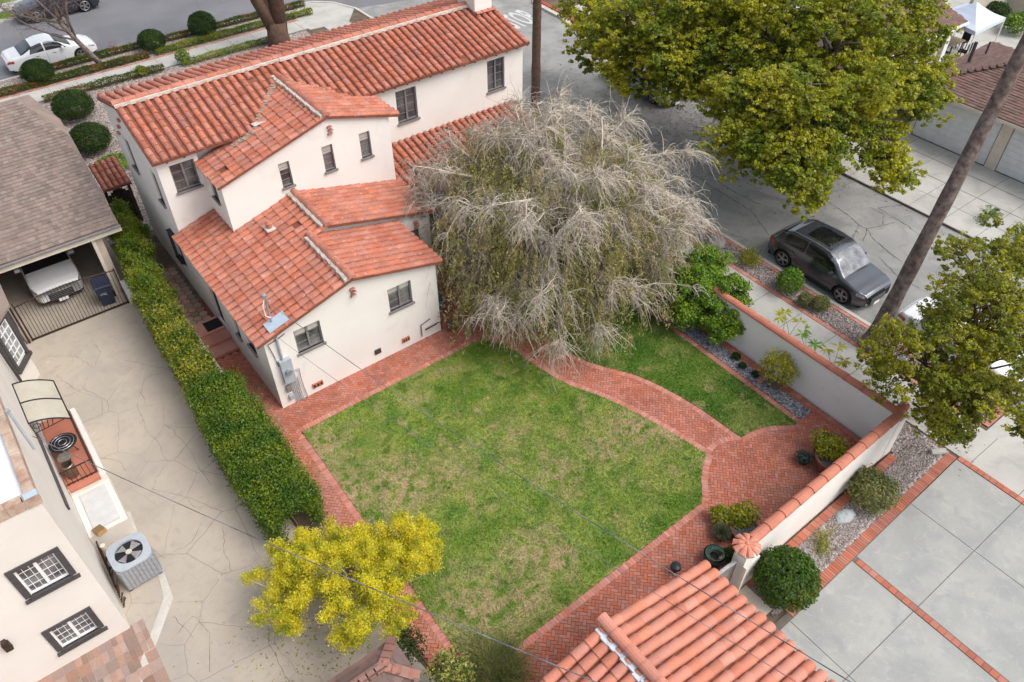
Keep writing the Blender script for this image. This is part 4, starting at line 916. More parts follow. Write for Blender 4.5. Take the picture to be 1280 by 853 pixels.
# things on the landing
tb = thing('round_table', 'round black wire mesh table on the terracotta landing', 'table', (-6.2, 1.05, .9))
m = MB(); m.lathe([(0, .60), (.38, .60), (.40, .62), (.38, .64), (0, .64)], (-6.2, 1.35, .9), 28); m.build('table_top', iron, tb)
m = MB()
for r_ in (.12, .22, .32): m.tube([(-6.2+r_*math.cos(R(a)), 1.35+r_*math.sin(R(a)), 1.55) for a in range(0, 361, 20)], .008, 4)
m.build('wire_rings', steel, tb)
for k in range(3):
    m = MB(); a = R(120*k+20); m.tube([(-6.2+.1*math.cos(a), 1.35+.1*math.sin(a), 1.5), (-6.2+.28*math.cos(a), 1.35+.28*math.sin(a), .9)], .015, 5); m.build('leg', iron, tb)
cn = thing('metal_milk_can', 'tarnished metal cylinder with open lid by the landing rail', 'can', (-6.35, .55, .9))
m = MB(); m.lathe([(0, .0), (.17, 0), (.18, .5), (.15, .52), (.14, .1), (0, .1)], (-6.35, .55, .9), 18); m.build('body', mat('tarnished', (.30, .24, .18), .35, .2, 6, metal=.7), cn)
m = MB(); m.lathe([(0, .56), (.19, .54), (.19, .56), (0, .60)], (-6.32, .78, .95), 18); m.build('lid', mat('tarnished_pale', (.45, .42, .38), .3, .2, 6, metal=.7), cn)
# AC unit
ac = thing('air_conditioner', 'blue grey outdoor air conditioner with round fan grille on the concrete beside the cream building', 'air conditioner', (-5.87, -3.15, 0), R(2))
m = MB(); m.prism([(-.46, -.5), (.46, -.5), (.5, -.4), (.5, .4), (.44, .5), (-.44, .5), (-.5, .4), (-.5, -.4)], .08, .93); m.build('cabinet', mat('ac_grey', (.27, .28, .30), .5, .08, 8), ac, world=False)
m = MB()
for k in range(9): m.bx((-.44+k*.105, -.512, .12), (-.44+k*.105+.075, -.498, .9))
for k in range(8): m.bx((.498, -.38+k*.1, .12), (.512, -.38+k*.1+.07, .9)); m.bx((-.512, -.38+k*.1, .12), (-.498, -.38+k*.1+.07, .9))
m.build('louvres', mat('ac_louvre', (.33, .34, .36), .5, .08, 8), ac, world=False)
m = MB(); n = 28; ri, c_ = .375, []
outer = []
for k in range(n):
    a = 2*math.pi*k/n; ca, sa = math.cos(a), math.sin(a); q = .52/max(abs(ca), abs(sa)); q = min(q, .62); outer.append((ca*q, sa*q))
vs = [(x, y, .932) for x, y in outer]+[(x, y, .985) for x, y in outer]+[(ri*math.cos(2*math.pi*k/n), ri*math.sin(2*math.pi*k/n), 1.0) for k in range(n)]+[(ri*math.cos(2*math.pi*k/n), ri*math.sin(2*math.pi*k/n), .90) for k in range(n)]
m.add(vs, [(j*n+k, j*n+(k+1) % n, (j+1)*n+(k+1) % n, (j+1)*n+k) for j in range(3) for k in range(n)]); m.build('top_cover', steel_grey, ac, world=False)
m = MB(); m.lathe([(0, .932), (.38, .932), (.38, .94)], n=24); m.build('fan_well', black_rub, ac, world=False)
m = MB()
for k in range(4):
    a = R(90*k+35); vs = []
    for r_, w_2, z in ((.07, .3, .975), (.35, .40, .96)):
        vs += [(r_*math.cos(a-w_2), r_*math.sin(a-w_2), z-.02), (r_*math.cos(a+w_2), r_*math.sin(a+w_2), z+.015)]
    m.add(vs, [(0, 1, 3, 2)])
m.build('fan_blades', mat('fan_grey', (.33, .31, .32), .5, .1, 5), ac, world=False)
m = MB(); m.lathe([(.08, .96), (.085, .99), (.06, 1.0), (0, 1.0)], n=16); m.build('fan_hub', mat('hub_cream', (.55, .53, .42), .5, .1, 5), ac, world=False)
m = MB()
for r_ in (.1, .16, .22, .28): m.tube([(r_*math.cos(R(a)), r_*math.sin(R(a)), 1.006) for a in range(0, 361, 15)], .0035, 4)
m.build('fan_guard', iron, ac, world=False)
for sx in (-1, 1):
    for sy in (-1, 1):
        m = MB(); m.bx((sx*.42-.05, sy*.42-.05, 0), (sx*.42+.05, sy*.42+.05, .08)); m.build('foot', black_rub, ac, world=False)
# wooden driftwood box & white cylinder beside the hatch
dw = thing('wooden_trough', 'narrow rusty orange brown wooden trough leaning beside the cream building', 'trough', (-6.35, -1.95, .0))

m = MB(); m.box((-6.32, -1.8, .78), (.26, .6, .12), R(14), Matrix.Rotation(R(14), 3, 'Z') @ Matrix.Rotation(R(-30), 3, 'X')); m.build('trough', mat('rusty_wood', (.36, .19, .08), .8, .3, 8, (.22, .17, .08)), dw)
m = MB(); m.lathe([(0, .0), (.07, 0), (.07, .62), (0, .62)], (-6.42, -2.2, 0), 12); m.build('post', cream_m, dw)
mb = MB()
for k in range(26):
    y = -4.0+k*.09; mb.tube([(-6.6, y, .0), (-6.5+random.uniform(-.04, .06), y+random.uniform(-.05, .05), .2+random.random()*.4)], .02, 4)
tag(mb.build('dry_creeper', bark_dark), 'dark dry creeper stems along the foot of the cream building behind the air conditioner', 'plant')

# ---------------- carport house, upper left ----------------
cp = thing('carport_house', 'neighbouring house with taupe shingle roof and open carport at the upper left', 'house', (-2, 9.4, 0))
zc = lambda y: 3.0+.26*(y-9.4)
hip = at(90, 172, 4.55); 
a1 = Vector((-1.52, 9.4, 3.0)); q1 = Vector((-1.36, 14.45, zc(14.45)))
q2 = Vector((-2.42, 17.35, zc(17.35)))
m = MB(); slab(m, [(-14, 9.4, 3.0), a1, q1, q2, (-14, 17.35, zc(17.35))], .16)
slab(m, [q1, (-1.25, 16.9, 4.0), q2], .12); slab(m, [q2, (-1.25, 16.9, 4.0), (-1.6, 22.0, 3.2), (-14, 22.0, 3.2), (-14, 17.35, zc(17.35))], .12)
ro = m.build('roof', shingle_grey, cp)
edge = lambda y: -1.5 if y < 14.45 else -1.36-(y-14.45)/2.9*1.06
m = MB(); shingles(m, (-9.0, 9.38, 3.0), (1, 0, 0), (0, 1, .26), 7.8, 8.15, clip=lambda p: p.x < edge(p.y)-.05 and p.x > -8.8 and p.y < 17.3, cw=.21, ch=.19, t=.022); m.build('shingles', shingle_grey, ro)
m = MB(); m.bx((-14, 9.30, 2.72), (-1.5, 9.38, 2.93)); m.build('fascia', cream_m, ro)
m = MB(); m.bx((-14, 9.20, 2.93), (-1.5, 9.30, 3.0)); m.build('gutter', frame_m, ro)
m = MB(); m.bx((-2.5, 9.5, -.05), (-2.25, 20, 2.85)); m.bx((-14, 15.6, -.05), (-2.25, 15.7, 2.9)); m.bx((-6.3, 9.8, -.05), (-6.1, 15.6, 2.9)); m.bx((-2.3, 15.0, -.05), (-1.6, 20, 3.1)); m.build('wall', mat('carport_cream', (.55, .46, .38), .9, .08, 2), cp)
m = MB(); m.bx((-6.1, 9.6, 2.62), (-2.5, 9.7, 2.74)); m.build('beam', cream_m, cp)
for y in (9.6,): m = MB(); m.bx((-2.62, 9.45, 0), (-2.50, 9.57, 2.7)); m.build('post', cream_m, cp)
gt = thing('iron_driveway_gate', 'brown iron bar gate sliding across the carport opening', 'gate', (-4.1, 8.7, 0))
m = MB()
for k in range(31):
    x = -5.85+k*.114; top = 1.62+.16*math.sin(math.pi*k/30); m.bx((x-.008, 8.69, .08), (x+.008, 8.71, top+.06))
m.build('bars', brown_iron, gt)
m = MB(); m.tube([(-5.85+3.45*t, 8.7, 1.62+.16*math.sin(math.pi*t)) for t in [i/10 for i in range(11)]], .022, 6); m.bx((-5.88, 8.675, .04), (-2.36, 8.725, .09)); m.bx((-5.9, 8.675, .0), (-5.86, 8.725, 1.8)); m.bx((-2.4, 8.675, .0), (-2.36, 8.725, 1.7)); m.build('frame', brown_iron, gt)
for dx in (0, .14):
    m = MB(); m.bx((-6.03-dx, 8.62, -.02), (-5.96-dx, 8.69, 2.0)); m.build('guide_post', brown_iron, gt)
pl = thing('low_boundary_wall', 'narrow white masonry curb wall between the carport and the hedge', 'low wall', (-2.2, 10, 0))
m = MB(); m.bx((-2.32, 8.55, -.05), (-2.12, 9.48, .55)); m.build('wall', white_m, pl)
sw = thing('low_stucco_wall', 'low pale stucco wall along the side steps behind the hedge', 'low wall', (-1.1, 5, 0))
m = MB(); m.bx((-1.22, 1.5, -.05), (-1.02, 9.5, .55)); m.build('wall', stucco_warm, sw)
# bin
bn_ = thing('wheeled_bin', 'dark blue wheeled rubbish bin with black wheel behind the iron gate', 'bin', (-2.95, 9.25, 0), R(-6))
m = MB()
for z0, z1, s0, s1 in ((0.05, .95, .23, .3),):
    m.add([(-s0, -s0, z0), (s0, -s0, z0), (s0, s0, z0), (-s0, s0, z0), (-s1, -s1-.05, z1), (s1, -s1-.05, z1), (s1, s1, z1), (-s1, s1, z1)], [(0, 1, 5, 4), (1, 2, 6, 5), (2, 3, 7, 6), (3, 0, 4, 7), (0, 3, 2, 1), (4, 5, 6, 7)])
m.build('body', mat('bin_blue', (.035, .055, .10), .5, .1, 5), bn_, world=False)
m = MB(); m.add([(-.32, -.38, .951), (.32, -.38, .951), (.32, .34, .951), (-.32, .34, .951), (-.28, -.33, 1.0), (.28, -.33, 1.0), (.28, .28, 1.04), (-.28, .28, 1.04)], [(0, 1, 5, 4), (1, 2, 6, 5), (2, 3, 7, 6), (3, 0, 4, 7), (4, 5, 6, 7)]); m.build('lid', mat('bin_blue_lid', (.03, .045, .085), .5, .1, 5), bn_, world=False)
for s in (-1, 1):
    m = MB(); m.tube([(s*.26, .26, .12), (s*.31, .26, .12)], .12, 14); m.build('wheel', black_rub, bn_, world=False)
m = MB(); m.tube([(-.1+.05*math.cos(R(a)), -.315, .62+.04*math.sin(R(a))) for a in range(0, 300, 30)], .01, 4); m.tube([(.02+.05*math.cos(R(a)), -.318, .62+.04*math.sin(R(a))) for a in range(60, 360, 30)], .01, 4); m.build('emblem', mat('emblem_pale', (.55, .65, .75), .5, .05, 3), bn_, world=False)
# side passage gate with tiled hood
pg = thing('tiled_side_gate', 'dark arched side gate under a small red tiled hood against the house', 'gate', (-.5, 13.8, 0))
roof('hood', [[(-1.15, 13.3, 2.25), (.0-.02, 13.3, 2.25), (-.02, 14.9, 2.68), (-1.15, 14.9, 2.68)]], [lambda t: tiles(t, (-1.17, 13.28, 2.25), (1, 0, 0), (0, 1, .27), 1.15, 1.65, sp=.23, course=.36, r=.095)], [], [], parent=pg)
m = MB(); m.bx((-1.1, 13.9, 0), (-.98, 14.02, 2.2)); m.bx((-.14, 13.9, 0), (-.03, 14.02, 2.2)); m.bx((-1.1, 13.55, 2.08), (-.03, 13.67, 2.19)); m.build('posts', wood_dark, pg)
m = MB()
for k in range(8): x = -.97+k*.103; m.bx((x, 13.93, .05), (x+.098, 13.97, 1.55+.28*math.sin(math.pi*(k+.5)/8)))
m.build('door', mat('gate_wood', (.03, .02, .016), .7, .2, 8), pg)
mt = thing('door_mat', 'black rectangular door mat on the side steps', 'door mat', (-.3, 5.1, .3)); m = MB(); m.bx((-.62, 4.86, .304), (-.04, 5.4, .325)); m.build('mat', black_rub, mt)
rp = MB(); rp.prism([(.0, 23.4), (-.6, 22.4), (.1, 22.0), (.6, 23.0)], 0, .02); struct('front_path', rp, terracotta)

# ---------------- opposite garage with white doors ----------------
og = thing('double_garage', 'opposite double garage with two pale panel doors under a brown hipped shingle roof', 'garage', (33.3, -5, 0))
m = MB(); m.bx((33.45, -14, -.1), (40.3, -2.0, 2.5)); m.build('wall', stucco_warm, og)
for (a, b) in ((-6.15, -2.35), (-10.8, -6.75)):
    d = MB(); 
    for k in range(8): d.bx((33.36, a, .02+k*.29), (33.44, b, .02+k*.29+.282))
    d.build('garage_door', mat('door_paint', (.76, .77, .78), .6, .05, 3), og)
m = MB(); m.bx((33.3, -6.7, 0), (33.46, -6.2, 2.5)); m.bx((33.3, -2.3, 0), (33.46, -2.05, 2.5)); m.bx((33.25, -14, 2.34), (33.46, -2.0, 2.5)); m.build('door_trim', cream_m, og)
zo = lambda x, y: 2.6+min((x-32.9)*.32, (-1.5-y)*.36, (40.6-x)*.34)
c1 = (32.9, -1.5, 2.6); c2 = (40.6, -1.5, 2.6); ap = (36.9, -5.3, 3.95); 
m = MB(); slab(m, [c1, ap, (36.9, -14, 3.95), (32.9, -14, 2.6)], .1); slab(m, [c1, c2, ap], .1); slab(m, [c2, (40.6, -14, 2.6), (36.9, -14, 3.95), ap], .1); ro = m.build('roof', shingle_brown, og)
m = MB(); shingles(m, (32.9, -13, 2.6), (0, 1, 0), (4.0, 0, 1.35), 11.5, 4.2, clip=lambda p: p.y < -1.5-(p.x-32.9)*.95, cw=.36, ch=.17, t=.022)
shingles(m, (32.9, -1.5, 2.6), (1, 0, 0), (0, -3.8, 1.35), 7.7, 4.0, clip=lambda p: p.x > 32.9+(-1.5-p.y)*1.05 and p.x < 40.6-(-1.5-p.y)*.97, cw=.3, ch=.15, t=.01); m.build('shingles', shingle_brown, ro)
m = MB()
for k in range(18):
    p = Vector(c1).lerp(Vector(ap), (k+.5)/18); m.box((p.x, p.y, p.z+.045), (.22, .32, .05), R(-43))
m.build('hip_caps', mat('hip_cap_brown', (.13, .08, .07), .95, .1, 3), ro)
m = MB(); p = at(1214, 70, 3.3); m.tube([p-Vector((0, 0, .3)), p+Vector((.1, .05, .65))], .09, 8); m.build('vent_pipe', frame_dark, og)
m = MB(); p = at(1235, 60, 3.3); m.tube([p-Vector((0, 0, .3)), p+Vector((0, 0, .3))], .05, 8); m.build('vent_pipe', frame_dark, og)
m = MB(); m.bx((32.85, -14, 2.42), (32.92, -1.45, 2.56)); m.build('fascia', cream_m, ro)
# opposite house with long window
oh = thing('bungalow', 'peach bungalow with brown shingle gable roof and long window behind the opposite garage', 'house', (38, 3, 0))
m = MB(); wallface(m, (0, 1.05, 0), UX, [(34.5, -.1), (41.2, -.1), (41.2, 2.5), (34.5, 2.5)], [(35.3, 1.0, 38.4, 2.25), (38.7, 1.0, 40.2, 2.25)], NY); m.bx((34.5, 1.06, -.1), (34.6, 7, 2.5)); m.bx((41.1, 1.06, -.1), (41.2, 7, 2.5)); m.build('wall', mat('peach_wall', (.62, .52, .43), .9, .05, 1), oh)
window(oh, (0, 1.05, 0), UX, NY, (35.3, 1.0, 38.4, 2.25), 8, 4, 1, mf=white_m, mg=curtain_glass, fw=.07, bar=.04); window(oh, (0, 1.05, 0), UX, NY, (38.7, 1.0, 40.2, 2.25), 3, 4, 2, mf=white_m, fw=.07, bar=.03)
m = MB(); m.bx((40.6, .85, -.05), (41.0, 1.04, 2.45)); m.build('corner_board', white_m, oh)
m = MB(); slab(m, [(33.9, .7, 2.62), (42.0, .7, 2.62), (42.0, 4.1, 3.7), (33.9, 4.1, 3.7)], .1); slab(m, [(33.9, 4.1, 3.7), (42.0, 4.1, 3.7), (42.0, 7.6, 2.6), (33.9, 7.6, 2.6)], .1); ro = m.build('roof', shingle_brown, oh)
m = MB(); shingles(m, (33.9, .7, 2.62), (1, 0, 0), (0, 3.4, 1.08), 8.1, 3.5, clip=lambda p: p.x < 41.95, cw=.34, ch=.16, t=.014); m.build('shingles', shingle_red if False else shingle_brown, ro)
m = MB(); m.bx((33.9, .62, 2.5), (42.0, .69, 2.63)); m.build('fascia', white_m, ro)
# canopy tent
ct = thing('canopy_tent', 'pale blue pop up canopy tent beside the bungalow', 'canopy', (43.6, 1.0, 0))
cx, cy = [(45.6, 2.6), (42.6, 2.9), (42.6, -.15), (45.5, -.1)], 0
ce = [at(1208, 4, 2.35), at(1172, 17, 2.35), at(1220, 40, 2.35), at(1257, 22, 2.35)]
cc_ = sum((Vector(p) for p in ce), Vector())/4; apx = Vector((cc_.x, cc_.y, 3.15))
m = MB()
for i in range(4):
    a, b = ce[i], ce[(i+1) % 4]; vs = []
    for j in range(5):
        for k in range(5):
            e = Vector(a).lerp(Vector(b), j/4); t = k/4; p = e.lerp(apx, t); p.z = 2.35+.8*(t**1.35); vs.append(p)
    m.add(vs, [(j*5+k, (j+1)*5+k, (j+1)*5+k+1, j*5+k+1) for j in range(4) for k in range(4)])
    m.add([a, b, b-Vector((0, 0, .22)), a-Vector((0, 0, .22))], [(0, 1, 2, 3)])
m.build('canopy', mat('tent_cloth', (.55, .62, .72), .7, .03, 2), ct)
for p in ce:
    m = MB(); m.tube([(p.x, p.y, 0), (p.x, p.y, 2.34)], .035, 6); m.build('leg', white_m, ct)
# patio table and chairs
pt = thing('patio_table', 'brown patio table beside the bungalow corner', 'table', (42.2, -.2, 0)); q = at(1190, 52, .7); pt.location = (q.x, q.y, 0)
m = MB(); m.bx((-.7, -.45, .7), (.7, .45, .74)); m.build('table_top', wood_tan, pt, world=False)
for sx in (-1, 1):
    for sy in (-1, 1): m = MB(); m.bx((sx*.6-.03, sy*.38-.03, 0), (sx*.6+.03, sy*.38+.03, .699)); m.build('leg', wood_dark, pt, world=False)
def chair(label, x, y, rz):
    t = thing('patio_chair', label, 'chair', (x, y, 0), rz, 'dark patio chairs around the table')
    m = MB(); m.bx((-.24, -.24, .42), (.24, .24, .47)); m.build('seat', black_rub, t, world=False); m = MB(); m.box((0, .25, .72), (.48, .04, .5)); m.build('backrest', black_rub, t, world=False)
    for sx in (-1, 1):
        for sy in (-1, 1): m = MB(); m.bx((sx*.2-.02, sy*.2-.02, 0), (sx*.2+.02, sy*.2+.02, .42)); m.build('leg', iron, t, world=False)
chair('dark patio chair left of the brown table below the bungalow eave', q.x-1.1, q.y-.2, R(80)); chair('dark patio chair under the near edge of the canopy tent', q.x+1.2, q.y-.1, R(-90)); chair('dark patio chair closest to the opposite garage roof', q.x-.1, q.y-.9, R(180))
bw = thing('boundary_wall', 'tall plain beige boundary wall behind the canopy tent', 'wall', (52, 0, 0)); m = MB(); m.bx((47.6, 3.2, -.1), (60, 3.4, 1.9)); m.bx((52.5, -12, -.1), (52.7, 3.2, 1.9)); m.build('wall', mat('beige_wall', (.50, .46, .38), .9, .06, 1), bw)
# ---------------- cars ----------------
def lerp_tab(tab, x):
    if x <= tab[0][0]: return tab[0][1]
    for (a, va), (b, vb) in zip(tab[:-1], tab[1:]):
        if x <= b:
            t = (x-a)/(b-a); t = t*t*(3-2*t)*.5+t*.5; return va+(vb-va)*t
    return tab[-1][1]
def car(name, label, loc, rz, paint, spec, roofm=None, group=None):
    """x runs from rear (-) to front (+), y to the left. spec: dict of profile tables"""
    t = thing(name, label, 'car', loc, rz, group); L = spec['L']; Wd = spec['W']/2; xs = list(np.linspace(-L/2, L/2, 97)); wx = spec['wheels']; wr = spec['wr']; ar = wr+.055
    def zb(x):
        z = .24+.10*max(0, abs(x)/(L/2)-.8)/.2
        for w_ in wx:
            d = ar*ar-(x-w_)**2
            if d > 0: z = max(z, wr+math.sqrt(d)*1.0)
        return z
    belt = lambda x: lerp_tab(spec['belt'], x); top = lambda x: lerp_tab(spec['top'], x)
    plan = lambda x: Wd*(1-.22*max(0, (abs(x)-L/2+.75)/.75)**2.6)
    tw = lambda x: lerp_tab(spec['topw'], x)
    def surf(x, v, off=0.0):
        """v 0..1 sill to belt, 1..2 belt to roof rail, 2..3 rail to centre"""
        w_ = plan(x); b_ = belt(x); tp = max(top(x), b_+.012); z0 = min(zb(x), b_-.02)
        if v <= 1:
            z = z0+(b_-z0)*v; h = (z-.24)/(b_-.24); y = w_*(1-.05*(1-h)**2-.045*h**3)
        elif v <= 2:
            s_ = v-1; y0 = w_*.955; y1 = y0*tw(x); y = y0+(y1-y0)*(s_**1.15); z = b_+(tp-b_)*math.sin(s_*math.pi/2)**.92*.96
        else:
            s_ = v-2; y0 = w_*.955*tw(x); y = y0*(1-s_); z = b_+(tp-b_)*(.96+.04*math.sin(s_*math.pi/2))
            if tp-b_ < .1: z += .035*math.sin(s_*math.pi/2)
        return (x, y, z)
    def srf(x, v, side, off):
        p = Vector(surf(x, v)); e = .02
        a = Vector(surf(min(x+e, L/2), v))-Vector(surf(max(x-e, -L/2), v)); b_ = Vector(surf(x, min(v+e, 3)))-Vector(surf(x, max(v-e, 0)))
        n = a.cross(b_).normalized() if a.cross(b_).length > 1e-9 else Vector((0, 0, 1))
        if n.y < 0 and v < 2.0: n = -n
        if v >= 2 and n.z < 0: n = -n
        p = p+n*off; return Vector((p.x, p.y*side, p.z))
    vsteps = [0, .12, .3, .5, .68, .82, .93, 1, 1.12, 1.3, 1.5, 1.7, 1.85, 1.95, 2.0, 2.12, 2.35, 2.65, 3]
    full = [(v, 1) for v in vsteps]+[(v, -1) for v in vsteps[-2::-1]]
    vs = []; n = len(full)
    for x in xs:
        for v, sd_ in full: q = surf(x, v); vs.append((q[0], q[1]*sd_, q[2]))
    fs = [(i*n+j, i*n+j+1, (i+1)*n+j+1, (i+1)*n+j) for i in range(len(xs)-1) for j in range(n-1)]
    fs += [tuple(range(n)), tuple((len(xs)-1)*n+j for j in range(n))[::-1]]
    MB().add(vs, fs).build('body', paint, t, smooth=True, world=False)
    def patch(nm, x0, x1, v0, v1, m, off=.006, sides=(1, -1), nx=10, nv=6, shape=None, parent=t):
        mb = MB()
        for sd_ in sides:
            P = []
            for i in range(nx+1):
                for j in range(nv+1):
                    a = i/nx; b_ = j/nv; xa, xb = (x0, x1)
                    if shape: xa, xb = shape(b_)
                    P.append(srf(xa+(xb-xa)*a, v0+(v1-v0)*b_, sd_, off))
            mb.add(P, [(i*(nv+1)+j, (i+1)*(nv+1)+j, (i+1)*(nv+1)+j+1, i*(nv+1)+j+1) for i in range(nx) for j in range(nv)])
        return mb.build(nm, m, parent, smooth=True, world=False)
    g_ = spec['glass']
    # windscreen and rear window straddle the centre line
    for nm, (x0, x1) in (('windscreen', g_['front']), ('rear_window', g_['rear'])):
        mb = MB(); P = []; nn = 14; V = [(1.55+1.45*k/nn, 1) for k in range(nn)]+[(3-1.45*k/nn, -1) for k in range(nn+1)]
        for i in range(9):
            for v, sd_ in V: P.append(srf(x0+(x1-x0)*i/8, v, sd_, .007))
        k_ = len(V); mb.add(P, [(i*k_+j, (i+1)*k_+j, (i+1)*k_+j+1, i*k_+j+1) for i in range(8) for j in range(k_-1)]); mb.build(nm, spec.get('ws', car_glass) if nm == 'windscreen' else car_glass, t, smooth=True, world=False)
    for (x0, x1, dx0, dx1) in g_['side']:
        for sd_ in (1, -1): patch('side_window', x0, x1, 1.1, 1.86, car_glass, .006, (sd_,), shape=lambda b_, x0=x0, x1=x1, dx0=dx0, dx1=dx1: (x0+dx0*b_, x1+dx1*b_))
    if spec.get('sunroof'): patch('sunroof', spec['sunroof'][0], spec['sunroof'][1], 2.32, 3, car_glass, .008)
    for w_ in wx:
        for sd_ in (1, -1):
            wc = (w_, sd_*(Wd-.13), wr); mb = MB(); q = sd_
            mb.tube([(w_, q*(Wd-.26), wr), (w_, q*(Wd-.245), wr), (w_, q*(Wd-.05), wr), (w_, q*(Wd-.03), wr)], [wr*.9, wr, wr, wr*.93], 26); wo = mb.build('wheel', black_rub, t, smooth=False, world=False)
            mb = MB(); mb.tube([(w_, q*(Wd-.034), wr), (w_, q*(Wd-.022), wr)], [wr*.70, wr*.70], 24, cap=False)
            mb.tube([(w_, q*(Wd-.035), wr), (w_, q*(Wd-.012), wr)], [wr*.16, wr*.13], 12)
            for k in range(5):
                a = R(72*k+12)
                for da in (-.13, .13):
                    c = Vector((w_+math.cos(a+da)*wr*.42, q*(Wd-.022), wr+math.sin(a+da)*wr*.42)); mb.box(c, (wr*.62, .02, .035), 0, Matrix.Rotation(-(a+da*.5), 3, 'Y'))
            mb.tube([(w_+math.cos(R(a))*wr*.70, q*(Wd-.025), wr+math.sin(R(a))*wr*.70) for a in range(0, 361, 15)], .014, 5); mb.build('rim', rim_m, wo, world=False)
            mb = MB(); mb.tube([(w_+math.cos(R(a))*ar, q*(plan(w_)*.965), wr+math.sin(R(a))*ar) for a in range(-8, 189, 12)], .02, 5); mb.build('arch_trim', spec.get('trim', black_rub), t, world=False)
    mb = MB(); mb.bx((-L/2+.25, -Wd+.30, .2), (L/2-.25, Wd-.30, .62)); mb.bx((-L/2+.15, -Wd+.12, .20), (wx[0]-ar-.04, Wd-.12, .34)); mb.bx((wx[0]+ar+.04, -Wd+.07, .20), (wx[1]-ar-.04, Wd-.07, .30)); mb.bx((wx[1]+ar+.04, -Wd+.14, .2), (L/2-.15, Wd-.14, .34)); mb.build('underbody', black_rub, t, world=False)
    hl = spec.get('headlight', (L/2-.42, L/2-.06)); bl = belt(hl[0])
    for sd_ in (1, -1):
        patch('headlight', hl[0], hl[1], .74, .95, lamp_m, .006, (sd_,), 6, 3); patch('tail_light', -L/2+.03, -L/2+.38, .70, .93, red_lamp, .006, (sd_,), 6, 3)
        m_ = MB(); xm = g_['front'][0]-.25 if g_['front'][0] < g_['front'][1] else g_['front'][1]-.1; xm = spec['mirror']; y_ = Wd+.06; m_.box((xm, sd_*y_, belt(xm)+.09), (.13, .20, .13)); m_.box((xm+.02, sd_*(Wd-.05), belt(xm)+.04), (.05, .16, .04)); m_.build('mirror', spec.get('mirror_m', paint), t, world=False)
    zf = belt(L/2)
    m_ = MB(); m_.box((L/2+.008, 0, zf*.62), (.03, Wd*.95, zf*.42)); go = m_.build('grille', black_rub, t, world=False)
    m_ = MB()
    for k in range(4): m_.box((L/2+.028, 0, zf*.48+k*zf*.10), (.01, Wd*.88, .014))
    m_.build('grille_bars', rim_m, go, world=False)
    m_ = MB(); m_.box((L/2+.035, 0, zf*.34), (.012, .34, .13)); m_.build('number_plate', white_m, t, world=False)
    m_ = MB(); m_.box((-L/2-.006, 0, zf*.75), (.012, .34, .15)); m_.build('number_plate', white_m, t, world=False)
    for sd_ in (1, -1):
        mb = MB(); xd = [g_['side'][0][0]+.05, g_['side'][1][0], g_['side'][-1][1]-.02] if len(g_['side']) > 1 else [0]
        for x in xd[1:2]: mb.tube([srf(x, v, sd_, .003) for v in (.15, .4, .7, 1.0)], .006, 4)
        mb.tube([srf(x, .84, sd_, .012) for x in (xd[1]+.3, xd[1]+.5)], .014, 5); mb.tube([srf(x, .84, sd_, .012) for x in (xd[1]-.6, xd[1]-.4)], .014, 5); mb.build('door_seams', spec.get('seam', black_rub), t, world=False)
    for f_ in spec.get('extra', []): f_(t, srf, patch, Wd, L)
    return t
car_glass = mat('car_glass', (.012, .013, .016), .04, .2, 2, spec=.9); painted_reflection_glass = mat('windscreen_painted_reflection', (.22, .23, .25), .05, .6, 2.5, (.05, .055, .06), spec=1.0)  # second glass: pale tone is sky reflection painted into the windscreen colour
rim_m = mat('rim_alloy', (.42, .42, .43), .35, .1, 5, metal=.7); lamp_m = mat('lamp_lens', (.55, .57, .60), .15, .2, 20, (.12, .12, .13), spec=.8); red_lamp = mat('red_lens', (.42, .05, .02), .2, .15, 12, spec=.8)
p_grey = mat('paint_graphite', (.085, .092, .108), .2, .04, 2, coat=1, metal=.55); p_white = mat('paint_white', (.72, .73, .74), .25, .02, 1, coat=.8); p_black = mat('paint_black', (.02, .024, .035), .2, .05, 1, coat=1); p_blue = mat('paint_pale_blue', (.35, .42, .52), .25, .04, 1, coat=.8)
suv = dict(L=4.72, W=1.92, wheels=(-1.43, 1.42), wr=.385, belt=[(-2.36, .90), (-2.2, 1.0), (-.5, 1.03), (1.0, .99), (1.9, .90), (2.25, .84), (2.36, .74)],
           top=[(-2.36, .92), (-2.25, 1.05), (-1.85, 1.48), (-1.3, 1.66), (-.3, 1.73), (.3, 1.70), (.66, 1.57), (1.28, 1.06), (1.9, .93), (2.25, .85), (2.36, .75)],
           topw=[(-2.36, .9), (-1.8, .72), (-.5, .76), (.5, .76), (1.2, .86), (1.5, .9), (2.36, .9)], glass=dict(front=(.50, 1.24), rear=(-2.18, -1.72), side=[(-1.62, -.62, .12, 0), (-.54, .95, 0, -.45)]),
           mirror=.78, sunroof=(-.95, .1), ws=painted_reflection_glass, headlight=(1.95, 2.28))
def roof_rails(t, srf, patch, Wd, L):
    for sd_ in (1, -1): m = MB(); m.tube([srf(x, 2.0, sd_, .03) for x in np.linspace(-1.6, .35, 9)], .016, 6); m.build('roof_rail', rim_m, t, world=False)
    m = MB(); m.tube([srf(-.3+.35*math.cos(R(a)), 2.2+.25*math.sin(R(a)), 1, .02) for a in range(0, 200, 20)], .02, 5)
    m.box(Vector((-.15, 0, 1.68)), (.18, .3, .05)); m.build('folded_strap', black_rub, t, world=False)
suv['extra'] = [roof_rails]
car('graphite_suv', 'dark graphite grey SUV with roof rails parked on the side street near the leaning palm', (20.5, -6.62, -.095), R(-91.2), p_grey, suv)
suv2 = dict(suv); suv2['extra'] = []; suv2['sunroof'] = None; suv2['ws'] = car_glass; suv2['W'] = 1.86
car('white_suv', 'white SUV parked nose out inside the carport behind the iron gate', (-4.3, 12.55, .004), R(-90), p_white, suv2)
